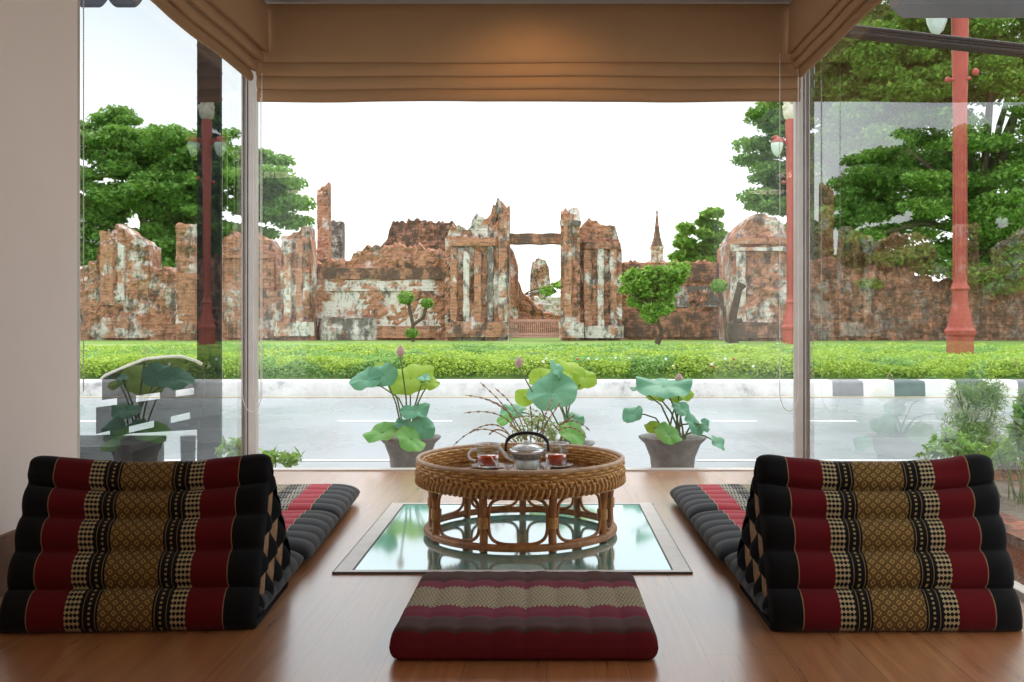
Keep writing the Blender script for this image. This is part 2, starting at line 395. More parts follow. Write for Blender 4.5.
M['awn_dark'] = simple('dark_awning', (.045, .055, .075), .8, var=.1)
M['awn_grey'] = simple('grey_awning', (.16, .16, .16), .8, var=.06)  # greyer than the left awning: reflection in the pane put into the colour
M['cable'] = simple('black_cable', (.012, .012, .013), .6)
M['gate'] = simple('pink_gate_paint', (.72, .40, .36), .7)
M['chrome'] = simple('steel', (.62, .62, .62), .2, 1.0, var=.03)
M['black_handle'] = simple('black_rubber', (.010, .010, .011), .35)
def mk_tea():
    g = MG('red_tea'); return g.bsdf((.62, .085, .02), .08, 0, .6, None, **{'Transmission Weight': .45, 'IOR': 1.33})
M['tea'] = mk_tea()
M['tea_leaf'] = simple('wet_tea_leaves', (.20, .16, .13), .6, var=.5, scale=90)
M['frost'] = simple('frosted_infuser', (.80, .79, .77), .35, .0, var=.3, scale=60)
M['crystal'] = simple('cut_glass', (.72, .73, .76), .12, .1, var=.25, scale=70)
M['chain'] = simple('bead_chain_plastic', (.72, .68, .64), .4)
M['terracotta'] = simple('terracotta', (.42, .14, .08), .8, var=.25)
M['white_board'] = simple('white_panel', (.80, .80, .80), .5, var=.03)
M['litlamp'] = MG('lamp_disc').mat
_g = MG('lamp_disc_lit'); _e = _g.n('Emission'); _e.inputs[0].default_value = (1, .72, .42, 1); _e.inputs[1].default_value = 6
_g.t.links.new(_e.outputs[0], _g.out.inputs[0]); M['litlamp'] = _g.mat

# ------------------------------------------------------------ the room
def struct(o): o['kind'] = 'structure'; return o
def boxo(name, a, b, m, parent=None):
    k = MB(); k.box(*a, *b); return k.build(name, m, parent)
T = .10
struct(boxo('floor', (XL - .02, -3.0, -.12), (XR + .02, YB + .02, 0), M['floor']))
struct(boxo('ceiling', (XL - .3, -3.0, ZC), (XR + .3, YB + .12, ZC + .12), M['ceiling']))
struct(boxo('wall_left', (XL - .16, -3.0, 0), (XL, 3.34, ZC), M['wall']))
struct(boxo('baseboard_left', (XL, -3.0, 0), (XL + .015, 3.30, .175), M['base']))
struct(boxo('wall_right', (XR, -3.0, 0), (XR + .16, 1.5, ZC), M['wall']))
struct(boxo('baseboard_right', (XR - .015, -3.0, 0), (XR, 1.5, .175), M['base']))
struct(boxo('wall_back', (XL - .16, -3.12, -.12), (XR + .16, -3.0, ZC), M['wall']))
struct(boxo('trim_1', (XL - .05, YB + .02, -.32), (XR + .05, YB + .10, -.002), M['sill']))
# windows: frame + one pane each
def window(name, label):
    o = bpy.data.objects.new(name, None); C.objects.link(o); o['kind'] = 'structure'; return o
w1 = window('window_1', '')
k = MB(); k.box(XL + .035, YB - .035, 0, XR - .035, YB + .035, .007); k.box(XL + .035, YB - .03, ZC - .05, XR - .035, YB + .03, ZC); k.build('window_frame', M['alu'], w1)
# corner posts: front box, gasket groove, side box
for sx, nm in ((XL, 'left'), (XR, 'right')):
    k = MB(); s = 1 if sx < 0 else -1
    k.box(min(sx - s * .014, sx + s * .050), YB - .04, 0, max(sx - s * .014, sx + s * .050), YB + .004, ZC)
    k.box(min(sx + s * .002, sx + s * .007), YB - .044, 0, max(sx + s * .002, sx + s * .007), YB - .04, ZC, mi=1)
    k.box(min(sx - s * .022, sx - s * .014), YB - .06, 0, max(sx - s * .022, sx - s * .014), YB + .04, ZC, mi=1)
    k.build('window_post', [M['alu'], M['aludark']], w1)
k = MB(); k.add([(XL + .05, YB, .007), (XR - .05, YB, .007), (XR - .05, YB, ZC - .05), (XL + .05, YB, ZC - .05)], [(0, 1, 2, 3)], smooth=False)
k.build('pane', M['glass'], w1)
w2 = window('window_2', '')
k = MB(); k.box(XL - .03, 3.34, 0, XL + .012, YB - .04, .02); k.box(XL - .03, 3.34, ZC - .05, XL + .012, YB - .04, ZC); k.box(XL - .03, 3.335, 0, XL + .001, 3.35, ZC)
k.build('window_frame', M['alu'], w2)
k = MB(); k.add([(XL, 3.35, .02), (XL, YB - .06, .02), (XL, YB - .06, ZC - .05), (XL, 3.35, ZC - .05)], [(0, 1, 2, 3)], smooth=False)
k.build('pane', M['glass'], w2)
w3 = window('window_3', '')
k = MB(); k.box(XR - .012, 1.5, 0, XR + .03, YB - .04, .02); k.box(XR - .012, 1.5, ZC - .05, XR + .03, YB - .04, ZC); k.box(XR - .01, 1.48, 0, XR + .03, 1.54, ZC)
k.build('window_frame', M['alu'], w3)
k = MB(); k.add([(XR, YB - .06, .02), (XR, 1.54, .02), (XR, 1.54, ZC - .05), (XR, YB - .06, ZC - .05)], [(0, 1, 2, 3)], smooth=False)
k.build('pane', M['glass'], w3)

# recessed warm downlight and its light
dl = thing('ceiling_downlight', 'small round warm downlight in the ceiling above the middle of the front blind', 'light', (-.08, 4.62, ZC - .012))
k = MB(); k.lathe([(.035, .004), (.038, .0), (.055, -.002), (.055, .012), (.03, .012)], n=28); k.build('rim', M['chrome'], dl)
k = MB(); k.lathe([(.0005, .006), (.036, .006)], n=28); k.build('lamp_disc', M['litlamp'], dl)
l = light('downlight_beam', 'SPOT', (0, 0, -.03), (R(28), 0, 0), 13, (1, .62, .30), spot_size=R(125), spot_blend=.9, shadow_soft_size=.04); l.parent = dl
l = light('room_fill_light', 'AREA', (-.1, -.6, ZC - .03), (0, 0, 0), 6, (1, .80, .62), shape='DISK', size=.5)  # added warm fill behind the camera, not a known lamp
l = light('room_fill_light', 'AREA', (-.1, -2.1, ZC - .03), (0, 0, 0), 6, (1, .80, .62), shape='DISK', size=.5)

for i, y in enumerate((-.6, -2.1)):      # unseen ceiling rings, added to house the two fill lights
    k = MB(); k.lathe([(.25, -.028), (.275, -.03), (.28, 0), (.25, 0)], c=(-.1, y, ZC), n=36); struct(k.build('trim_%d' % (i + 2), M['white_board']))

# ------------------------------------------------------------ roman blinds
def blind_profile(zs, offs, ztop):
    # zs: fold bottoms from the highest; offs: how far each fold stands out
    pr = [(.015, ztop), (offs[0] * .9, ztop - .01)]
    z0 = ztop - .01
    for i, z in enumerate(zs):
        o = offs[i]; zt = z0
        for q in range(1, 9):
            t = q / 8; bulge = math.sin(min(1, t) * PI * .5) * .010 if i == 0 else math.sin(t * PI * .75) * .014
            pr.append((o + bulge - .006, zt + (z - zt) * t))
        pr.append((o - .004, z - .006)); pr.append((o - .016, z - .004))
        if i < len(zs) - 1: pr.append((offs[i + 1] - .014, z + .004)); z0 = z + .002
    pr.append((max(.006, offs[-1] - .025), zs[-1] + .01)); pr.append((.02, zs[-1] + .02)); 
    return pr
def make_blind(name, label, mapf, L, prof, seed):
    t = thing(name, label, 'blind')
    k = MB(); n = 90; pts = []
    for i in range(n + 1):
        s = i / n * L; row = []
        for j, (o, z) in enumerate(prof):
            w = noise.noise(Vector((s * 1.6, z * 3, seed))) ; w2 = noise.noise(Vector((s * 5, z * 11, seed + 5)))
            fr = 0 if j < 2 else 1
            row.append(mapf(s, max(.008, o + fr * (w * .008 + w2 * .004)), z + fr * (w * .006 if z < 2.3 else 0)))
        pts.append(row)
    k.grid(pts); k.build('cloth', M['blind'], t)
    return t
fb = make_blind('roman_blind', 'wide brown cloth roman blind pulled up across the front window', lambda s, o, z: Vector((XL + .068 + s, YB - .05 - o, z)),
           XR - XL - .104, blind_profile([2.165, 2.095, 2.03, 1.965], [.05, .046, .04, .034], ZC - .008), 1)
lb = make_blind('roman_blind', 'brown cloth roman blind folded up over the left side window', lambda s, o, z: Vector((XL + .02 + o, YB - .115 - s, z)),
           YB - .1 - 3.42, blind_profile([2.215, 2.165, 2.115, 2.066], [.115, .085, .055, .03], ZC - .008), 2)
rb = make_blind('roman_blind', 'brown cloth roman blind folded up over the right side window', lambda s, o, z: Vector((XR - .02 - o, YB - .115 - s, z)),
           YB - .1 - 1.6, blind_profile([2.205, 2.165, 2.125, 2.082], [.085, .068, .052, .03], ZC - .008), 3)
def chain(parent, pts, r=.0022, m='chain'):
    k = MB(); k.tube(pts, r, 6, caps=False); return k.build('pull_cord', M[m], parent)
def cordloop(x, y, ztop, zbot, w, along='x', n=14):
    pts = []
    for i in range(n + 1):
        t = i / n; pts.append((-w, ztop + (zbot + w * 2.2 - ztop) * t))
    for i in range(1, 12):
        a = PI + PI * i / 12; pts.append((w * math.cos(a), zbot + w * 2.2 + w * 2.2 * math.sin(a)))
    for i in range(n + 1):
        t = 1 - i / n; pts.append((w, ztop + (zbot + w * 2.2 - ztop) * t))
    return [Vector((x + a, y, z)) if along == 'x' else Vector((x, y + a, z)) for a, z in pts]
chain(lb, cordloop(P(252, 0, 5.14).x, 5.14, 2.1, P(0, 412, 5.14).z, .052))
chain(fb, cordloop(P(257, 0, 5.17).x, 5.17, 2.0, P(0, 400, 5.17).z, .018), .0018)
chain(rb, cordloop(P(789, 0, 5.12).x, 5.12, 2.2, P(0, 411, 5.12).z, .048))
k = MB(); pts = [Vector((XL + .006, 3.365, 2.1 - (2.1 - P(0, 392, 3.365).z) * i / 30)) for i in range(31)]
k.tube(pts, .0015, 5)
for i in range(150): 
    z = 2.1 - (2.1 - P(0, 392, 3.365).z) * i / 150
    k.sphere((XL + .006, 3.365, z), .0032, 6, 4)
k.build('bead_chain', M['chain'], lb)
k = MB()
pts = [Vector((XR - .03, 5.02, 2.1 - 1.3 * i / 10)) for i in range(11)]; k.tube(pts, .0015, 5); k.build('bead_chain', M['chain'], rb)

# ------------------------------------------------------------ mirror panel in the floor
mx0, mx1, my0, my1 = -.672, .460, 3.10, 4.28
t = thing('floor_mirror_panel', 'flat teal mirror glass panel set in the floor under the rattan table', 'mirror')
k = MB(); fz = .006
k.box(mx0, my0, 0.0005, mx1, my0 + .028, fz); k.box(mx0, my1 - .028, .0005, mx1, my1, fz)
k.box(mx0, my0, .0005, mx0 + .054, my1, fz + .0005); k.box(mx1 - .054, my0, .0005, mx1, my1, fz + .0005)
k.build('panel_frame', M['panelframe'], t)
k = MB()
for a, b in (((mx0 - .004, my0 - .004), (mx1 + .004, my0)), ((mx0 - .003, my0), (mx0, my1)), ((mx1, my0), (mx1 + .003, my1)),
             ((mx0 + .054, my0 + .028), (mx0 + .058, my1 - .028)), ((mx1 - .058, my0 + .028), (mx1 - .054, my1 - .028))):
    k.box(a[0], a[1], .0004, b[0], b[1], fz + .001)
k.build('panel_edge', M['aludark'], t)
k = MB(); k.box(mx0 + .058, my0 + .028, .0004, mx1 - .058, my1 - .028, .004); k.build('mirror_glass', M['mirror'], t)

# ------------------------------------------------------------ rattan table
TX, TY = -.096, 3.70
tb = thing('rattan_table', 'low round woven rattan tea table with a raised rim and looped cane base', 'table', (TX, TY, .006))
def ringpts(r, z, n=96, f=None):
    return [Vector(((r + (f(2 * PI * i / n) if f else 0)) * math.cos(2 * PI * i / n), (r + (f(2 * PI * i / n) if f else 0)) * math.sin(2 * PI * i / n), z)) for i in range(n)]
RT = .384
k = MB()          # woven wall of the tray
NS = 72; rows = 5; z0, z1 = .222, .276
for side, rr in ((1, RT), (-1, RT - .012)):
    for r_ in range(rows):
        z = z0 + (z1 - z0) * (r_ + .5) / rows
        k.tube(ringpts(rr, z, NS * 4, lambda a, p=r_: +.0045 * math.sin(a * NS / 2 * 1 + PI * p)), .0062, 5, closed=True)
for i in range(NS):
    a = 2 * PI * (i + .5) / NS
    k.tube([Vector(((RT - .006) * math.cos(a), (RT - .006) * math.sin(a), z)) for z in (z0 - .01, z1 + .005)], .0034, 5)
k.lathe([(RT - .0075, .200), (RT - .0045, .200), (RT - .0045, .276), (RT - .0075, .276)], n=72)
k.build('woven_rim_wall', M['weave'], tb)
k = MB()  # two tiers of slanting braid below the weave
for i in range(108):
    for zt, zl, dr in ((.246, .222, 1), (.226, .190, -1)):
        a = 2 * PI * i / 108; b = a + .030 * dr
        pa = [Vector((r * math.cos(q), r * math.sin(q), z)) for r, q, z in ((RT + .001, a, zt), (RT + .0075, a * .6 + b * .4, zt * .6 + zl * .4), (RT + .0075, a * .2 + b * .8, zt * .2 + zl * .8), (RT - .004, b, zl))]
        k.tube(pa, .0054, 5)
k.build('binding', M['bind'], tb)
k = MB(); k.tube(ringpts(RT, .280), .0082, 10, closed=True); k.build('top_hoop', M['pale_cane'], tb)['label'] = 'thick smooth rattan hoop around the rim'
k = MB(); k.lathe([(.0005, .200), (RT - .012, .200), (RT - .012, .206), (.0005, .206)], n=64); k.build('tray_floor', M['tray'], tb)
LR = .345
for i in range(9):
    a = -PI / 2 + (i + .5) * 2 * PI / 9
    ca, sa = math.cos(a), math.sin(a)
    k = MB(); k.tube([Vector((LR * q * ca, LR * q * sa, z)) for q, z in ((1.012, .0), (1.0, .05), (1.0, .12), (1.03, .20))], .0145, 10)
    leg = k.build('leg', M['cane'], tb)
    k = MB()
    for j in range(9):
        z = .082 + j * .0042; c = Vector((LR * 1.0 * ca, LR * 1.0 * sa, z))
        k.tube([c + Vector((math.cos(q) * .0175, math.sin(q) * .0175, 0)) for q in [2 * PI * w / 14 for w in range(14)]], .0025, 4, closed=True)
    k.build('leg_wrap', M['bind'], leg)
    # looped cane between this leg and the next
    a0 = a + .052; a1 = a + 2 * PI / 9 - .052; mid = (a0 + a1) / 2; hw = (a1 - a0) / 2
    pts = []
    for j in range(56):
        q = 2 * PI * j / 56; e = .52
        cx = math.copysign(abs(math.cos(q)) ** e, math.cos(q)); cz = math.copysign(abs(math.sin(q)) ** e, math.sin(q))
        th = mid + hw * cx; z = .108 + .080 * cz
        pts.append(Vector((LR * math.cos(th), LR * math.sin(th), z)))
    k = MB(); k.tube(pts, .0062, 7, closed=True); k.build('loop', M['cane'], tb)
k = MB(); k.tube(ringpts(LR + .006, .016), .0135, 10, closed=True); k.build('bottom_hoop', M['cane'], tb)
k = MB(); k.tube(ringpts(LR - .004, .188), .009, 8, closed=True); k.build('upper_hoop', M['cane'], tb)

# ------------------------------------------------------------ tea things
TZ = .006 + .2065
def onpx(px, py):      # place on the tray floor
    d = (CH - TZ) * F / (py - VY); return Vector(((px - VX) * d / F, d, TZ))
def handle(k, c, r, ang, x0, z0, z1, w, n=14):
    pts = []
    for i in range(n + 1):
        q = PI * i / n; rr = x0 + w * math.sin(q); z = (z0 + z1) / 2 + (z1 - z0) / 2 * math.cos(q)
        pts.append(Vector((rr * math.cos(ang), rr * math.sin(ang), z)))
    k.tube(pts, r, 8)
def cup(px, py, hang, label, scale=1.0):
    c = onpx(px, py); c.z += .0005
    s = thing('saucer', 'clear glass saucer under ' + label[1], 'saucer', c, 0, None)
    k = MB(); k.lathe([(.0005, .001), (.030, .001), (.036, .002), (.068, .011), (.068, .013), (.034, .005), (.0005, .004)], n=40); k.build('dish', M['crystal'], s)
    c2 = c + Vector((0, 0, .0055))
    t = thing('tea_cup', label[0], 'cup', c2, 0, None); t.scale = (1.13,) * 3
    k = MB(); k.lathe([(.0005, 0), (.033, 0), (.038, .004), (.0455, .078), (.0462, .080), (.0445, .080), (.0435, .078), (.0360, .006), (.0005, .005)], n=40); k.build('bowl', M['thin_glass'], t)
    k = MB(); k.lathe([(.0445, .077), (.0465, .0785), (.0465, .081), (.0440, .081), (.0438, .077)], n=40); r_ = k.build('rim', M['crystal'], t)
    k = MB(); k.lathe([(.0005, .0055), (.0352, .0062), (.0402, .042), (.0005, .042)], n=40); te = k.build('tea', M['tea'], t); te['label'] = 'red brown tea'
    k = MB(); handle(k, c2, .0045, hang, .042, .022, .062, .028); k.build('handle', M['crystal'], t)
    return t
cup(488, 468, PI + .2, ('glass cup of red tea left of the teapot with its handle outward', 'the cup left of the teapot'))
cup(556, 467, R(75), ('glass cup of red tea right of the teapot', 'the cup right of the teapot'))
c = onpx(527, 470)
tp = thing('glass_teapot', 'small clear glass teapot with a black arched handle between two cups', 'teapot', c); tp.scale = (1.2,) * 3
k = MB(); k.lathe([(.0005, 0), (.040, 0), (.044, .004), (.046, .040), (.056, .056), (.058, .066), (.046, .078), (.044, .078), (.055, .065), (.053, .057), (.043, .040), (.040, .006), (.0005, .004)], n=44); k.build('body', M['thin_glass'], tp)
k = MB(); k.lathe([(.0005, .006), (.037, .006), (.040, .036), (.0005, .036)], n=36); k.build('infuser', M['frost'], tp)
k = MB(); k.lathe([(.0005, .037), (.041, .037), (.050, .056), (.0005, .056)], n=36); k.build('tea_leaves', M['tea_leaf'], tp)
k = MB(); k.lathe([(.046, .056), (.0585, .058), (.060, .066), (.057, .070), (.046, .072)], n=44); k.build('steel_collar', M['chrome'], tp)
k = MB(); k.lathe([(.0005, .096), (.010, .096), (.012, .090), (.006, .086), (.030, .084), (.050, .074), (.052, .071), (.0005, .071)], n=40); k.build('lid', M['crystal'], tp)
k = MB(); pts = [Vector((.070 * math.cos(q) * (1.0), 0, .062 + .060 * abs(math.sin(q)) ** .55)) for q in [PI * i / 24 for i in range(25)]]
k.tube(pts, [.0045 if (i < 3 or i > 21) else .0062 for i in range(25)], 8); k.build('handle', M['black_handle'], tp)
k = MB(); k.tube([Vector((-.045, 0, .036)), Vector((-.066, -.005, .046)), Vector((-.080, -.006, .062)), Vector((-.090, -.006, .076))], [.009, .007, .0055, .005], 8); k.build('spout', M['crystal'], tp)
for px, py, lab in ((509, 471.5, 'small cut glass sugar dish at the left foot of the teapot'), (547, 471.5, 'small cut glass sugar dish at the right foot of the teapot')):
    c = onpx(px, py); t = thing('sugar_dish', lab, 'dish', c)
    k = MB(); k.lathe([(.0005, 0), (.013, 0), (.008, .006), (.012, .012), (.021, .024), (.019, .024), (.010, .013), (.0005, .012)], n=9); k.sm = [False] * len(k.sm); k.build('bowl', M['crystal'], t)
c = onpx(503, 472.5)
t = thing('teaspoon', 'steel teaspoon leaning up beside the left tea cup', 'spoon', c + Vector((-.004, -.004, .002)))
k = MB(); k.sphere((0, 0, .006), .014, 10, 6, (1, .7, .3)); k.build('spoon_bowl', M['chrome'], t)
k = MB(); k.tube([Vector((-.010, 0, .008)), Vector((-.022, .0, .030)), Vector((-.042, 0, .062))], [.0016, .0018, .0028], 6); k.build('handle', M['chrome'], t)

# ------------------------------------------------------------ cushions
def lobe(t, n):       # n puffs over t in 0..1
    return abs(math.sin(PI * n * t)) ** .55
def mat_section(parent, w, y0, y1, h, nrib, seed, z0=0.0):
    k = MB(); L = y1 - y0; nu, nv = 56, nrib * 8
    def shape(s, t, top):
        # s,t in -1..1 ; rounded block with ribs
        ex = 1 - abs(s) ** 9; ey = 1 - abs(t) ** 9
        e = max(0, min(ex, 1)) ** .5 * max(0, min(ey, 1)) ** .5
        rib = lobe((t + 1) / 2, nrib)
        return e, rib
    for top in (1, 0):
        pts, uvs = [], []
        for i in range(nu + 1):
            s = math.sin(PI / 2 * (-1 + 2 * i / nu)) ; s = (-1 + 2 * i / nu) * .3 + s * .7
            row, ur = [], []
            for j in range(nv + 1):
                tt = -1 + 2 * j / nv; e, rib = shape(s, tt, top)
                nz = noise.noise(Vector((s * 3 + seed, tt * 2, seed)))
                x = s * w / 2 * (1 - .012 * (1 - rib)); y = (y0 + y1) / 2 + tt * L / 2
                if top: z = h * (.45 + .55 * e * (.80 + .20 * rib)) + nz * .004 * e
                else: z = h * .45 * (1 - e) if e < 1 else 0
                bulge = 1.0
                row.append(Vector((x, y, z0 + z))); ur.append((x, y))
            pts.append(row); uvs.append(ur)
        if not top: pts = pts[::-1]; uvs = uvs[::-1]
        k.grid(pts, uvs)
    return k.build('mat_section', M['matcloth'], parent, weld=True)
def thai_mat(label, group, X0, Y0, rz, end_sign):
    """origin at the middle of the near bottom edge; mat runs away from the viewer (+y)"""
    t = thing('triangle_cushion_mat', label, 'floor cushion', (X0, Y0, 0), rz)
    W = .655
    mat_section(t, W + .015, .03, .62, .085, 6, 1.0)
    mat_section(t, W + .045, .625, 1.235, .09, 6, 2.0)
    mat_section(t, W + .045, 1.24, 1.83, .09, 6, 3.0)
    # backrest : triangular prism of puffed tubes
    A = Vector((0, 0.0, .002)); B = Vector((0, .185, .406)); D = Vector((0, .45, .085))
    nx = 66; rows = []
    path = []   # (point, normal, lobes amplitude, v)
    n1 = 60
    cut = [0, .25, .475, .69, .885, 1.0]
    def rowlobe(tt):
        for q in range(5):
            if tt <= cut[q + 1] + 1e-9:
                f = (tt - cut[q]) / (cut[q + 1] - cut[q])
                if q == 4: f = min(f * 1.0, .5) if f < .5 else .5
                return max(0.0, math.sin(PI * f)) ** .5, q
        return 1, 4
    nf = Vector((0, -(B.z - A.z), (B.y - A.y))).normalized()
    nb = Vector((0, (B.z - D.z), (D.y - B.y))).normalized()
    Lf = (B - A).length; Lb = (D - B).length
    for i in range(n1 + 1):
        tt = i / n1; lb_, q = rowlobe(tt)
        path.append((A.lerp(B, tt), nf, lb_, tt * Lf))
    for i in range(1, 13):      # rounded top tube
        a = PI * i / 13
        c = B; nn = (nf * math.cos(a * .55) + nb * math.sin(a * .55)).normalized()
        path.append((c, nn, 1.0, Lf + .075 * i / 13))
    for i in range(n1 + 1):
        tt = i / n1; lb_, q = rowlobe(1 - tt)
        path.append((B.lerp(D, tt), nb, lb_, Lf + .075 + tt * Lb))
    path.append((Vector((0, .44, .03)), Vector((0, 1, 0)), 0, Lf + Lb + .08)); path.append((Vector((0, .40, .004)), Vector((0, 0, -1)), 0, Lf + Lb + .12)); path.append((A + Vector((0, .02, 0)), Vector((0, 0, -1)), 0, Lf + Lb + .4))
    pts, uvs = [], []
    for i in range(nx + 1):
        s = -1 + 2 * i / nx; s = s * .55 + math.sin(s * PI / 2) * .45
        edge = max(0, 1 - abs(s) ** 14) ** .5
        row, ur = [], []
        for (p, n, lo, v) in path:
            hgt = p.z / .42
            sag = -.034 * (1 - abs(s) ** 2.6) * hgt ** 2
            amp = .038 * lo * (.3 + .7 * edge)
            wv = noise.noise(Vector((s * 4, v * 9, X0))) * .003
            x = s * W / 2 * (1 - .008 * (1 - lo))
            q = p + n * (amp + wv) - n * .012 * (1 - edge)
            z = max(.002, q.z + sag)
            if lo == 0 and p.z < .01: z = max(.002, p.z)
            row.append(Vector((x, q.y, z))); ur.append((x, v))
        pts.append(row); uvs.append(ur)
    k = MB(); k.grid(pts[::-1], uvs[::-1], closev=True); bk = k.build('backrest', M['thai'], t)
    # end panels : lattice of puffed black triangles and tan gussets
    for sg in (1, -1):
        k = MB(); Nn = 4; a0, b0, d0 = A + Vector((0, .012, .0)), B + Vector((0, .0, -.0)), D + Vector((0, -.0, -.02))
        xf = sg * (W / 2 - .012)
        def pt(i, j, N): # barycentric lattice
            u = i / N; v = j / N; return a0 + (d0 - a0) * u + (b0 - a0) * v
        def tri(p, q, r, bul, mi):
            m_ = 5; idx = {}; vs = []
            for i in range(m_ + 1):
                for j in range(m_ + 1 - i):
                    u = i / m_; v = j / m_; w = 1 - u - v
                    pp = p * w + q * u + r * v
                    h = 27 * u * v * w
                    idx[(i, j)] = len(vs); vs.append(Vector((xf + sg * (bul * (max(0, h) ** .6)), pp.y, pp.z)))
            fs = []
            for i in range(m_):
                for j in range(m_ - i):
                    fs.append((idx[(i, j)], idx[(i + 1, j)], idx[(i, j + 1)]))
                    if i + j < m_ - 1: fs.append((idx[(i + 1, j)], idx[(i + 1, j + 1)], idx[(i, j + 1)]))
            k.add(vs, fs, mi=mi)
        for j in range(Nn):
            for i in range(Nn - j):
                tri(pt(i, j, Nn), pt(i + 1, j, Nn), pt(i, j + 1, Nn), .020, 0)
                if i + j < Nn - 1: tri(pt(i + 1, j, Nn), pt(i + 1, j + 1, Nn), pt(i, j + 1, Nn), .006, 1)
        k.build('end_panel', [M['black_cloth'], M['tan_cloth']], bk)
    return t
thai_mat('red, black and gold triangle cushion with folding mat on the left, beside the plain wall', None, -1.078, 2.52, R(3.0), 1)
thai_mat('red, black and gold triangle cushion with folding mat on the right, before the side window', None, .905, 2.52, R(0.3), -1)

# flat maroon cushion
ft = thing('flat_floor_cushion', 'flat maroon quilted floor cushion with a cream woven band in front of the table', 'floor cushion', (-.052, 2.57, 0))
k = MB(); W, Dp, H = .62, .55, .080; nc = 8; nu, nv = nc * 12, 64
for top in (1, 0):
    pts, uvs = [], []
    for i in range(nu + 1):
        s = -1 + 2 * i / nu; s = s * .25 + math.sin(s * PI / 2) * .75; row, ur = [], []
        for j in range(nv + 1):
            tt = -1 + 2 * j / nv; tt = tt * .15 + math.sin(tt * PI / 2) * .85
            ex = max(0, 1 - abs(s) ** 46) ** .5; ey = max(0, 1 - abs(tt) ** 42) ** .5; e = ex * ey
            rib = lobe((s + 1) / 2, nc)
            cr = 1 - .10 * math.exp(-((abs(tt) - .60) / .05) ** 2) - .06 * math.exp(-(tt / .05) ** 2) * 0
            nz = noise.noise(Vector((s * 4, tt * 3, 4.4))) * .004
            x = s * W / 2 * (1 + .02 * (1 - tt) / 2 * 1); y = tt * Dp / 2 * (1 - .008 * (1 - rib))
            z = H * (.42 + .58 * e * (.82 + .18 * rib) * cr) + nz * e if top else H * .42 * (1 - e)
            row.append(Vector((x, y, z))); ur.append((x, y if (top and e > .35) else math.copysign(.30, y)))
        pts.append(row); uvs.append(ur)
    if not top: pts = pts[::-1]; uvs = uvs[::-1]
    k.grid(pts, uvs)
k.build('cover', M['seat'], ft)

# ------------------------------------------------------------ outdoors: ground
GZ = -.30; KD = 14.25
def slab(name, pts, z0, z1, m):
    k = MB(); n = len(pts); vs = [(x, y, z1) for x, y in pts] + [(x, y, z0) for x, y in pts]
    k.add(vs, [tuple(range(n)), tuple(reversed(range(n, 2 * n)))] + [(i, i + n, (i + 1) % n + n, (i + 1) % n) for i in range(n)], smooth=False)
    return struct(k.build(name, m))
slab('road', [(-70, 7.0), (70, 7.0), (70, KD + .1), (-70, KD + .1)], GZ - .3, GZ, M['road'])
slab('pavement', [(-30, -3), (30, -3), (30, 7.02), (-30, 7.02)], GZ - .35, GZ + .012, M['paving'])
k = MB(); prof = [(KD, GZ - .05), (KD + .02, GZ + .19), (KD + .05, GZ + .225), (KD + .32, GZ + .235), (KD + .34, GZ + .1)]
k.grid([[Vector((x, y, z)) for y, z in prof] for x in np.arange(-45, 46, 1.0)], smooth=True); struct(k.build('kerb', M['kerb']))
k = MB()
ys = [KD + .3, 26, 36, 44.5, 70, 120]; zs = [GZ + .21, GZ + .21, GZ + .22, CH - (340 - VY) * 44.5 / F, 0, 0]
k.grid([[Vector((x, y, z)) for y, z in zip(ys, zs)] for x in range(-90, 91, 6)]); struct(k.build('lawn', M['grass']))
slab('planting_bed', [(-40, KD + .3), (40, KD + .3), (40, 25.5), (-40, 25.5)], GZ, GZ + .225, M['soil'])
def stripe(nm, x0, x1, y, w, m='paint', lab=''):
    o = boxo(nm, (x0, y - w / 2, GZ + .002), (x1, y + w / 2, GZ + .008), M[m]); struct(o); return o
yl = 1.1 * F / (461 - VY); stripe('road_edge_line', -40, -.96 * 1.0 - .0, yl, .045); stripe('road_edge_line', P(697, 0, yl).x, 40, yl, .045)
yd = 1.1 * F / (421.5 - VY)
for x0, x1 in ((78, 140), (338, 452), (712, 756), (800, 856)):
    stripe('road_dash', P(x0, 0, yd).x, P(x1, 0, yd).x, yd, .10)
stripe('kerb_line', -40, 40, KD - .12, .10, 'paint_yellow')

# ------------------------------------------------------------ leaves
def leaf_mesh(name, cen, size, m, parent=None, up=.4, asp=.55, seed=1, droop=0):
    """cen: (n,3) array of leaf places; small folded leaves"""
    rg = np.random.default_rng(seed); n = len(cen)
    nrm = rg.normal(size=(n, 3)); nrm[:, 2] = np.abs(nrm[:, 2]) + up; nrm /= np.linalg.norm(nrm, axis=1)[:, None]
    t = rg.normal(size=(n, 3)); t -= (t * nrm).sum(1)[:, None] * nrm; t /= np.linalg.norm(t, axis=1)[:, None]
    b = np.cross(nrm, t); s = size * rg.uniform(.6, 1.25, n)[:, None]
    v = np.empty((n, 4, 3)); v[:, 0] = cen - t * s * .5; v[:, 1] = cen + b * s * asp * .5 + nrm * s * .08; v[:, 2] = cen + t * s * .5; v[:, 3] = cen - b * s * asp * .5 + nrm * s * .08
    me = bpy.data.meshes.new(name); me.vertices.add(4 * n); me.vertices.foreach_set('co', v.ravel().astype(np.float32))
    me.loops.add(4 * n); me.loops.foreach_set('vertex_index', np.arange(4 * n, dtype=np.int32))
    me.polygons.add(n); me.polygons.foreach_set('loop_start', np.arange(0, 4 * n, 4, dtype=np.int32))
    try: me.polygons.foreach_set('loop_total', np.full(n, 4, dtype=np.int32))
    except Exception: pass
    me.materials.append(m); me.update(calc_edges=True); me.validate()
    o = bpy.data.objects.new(name, me); C.objects.link(o)
    if parent: o.parent = parent
    return o
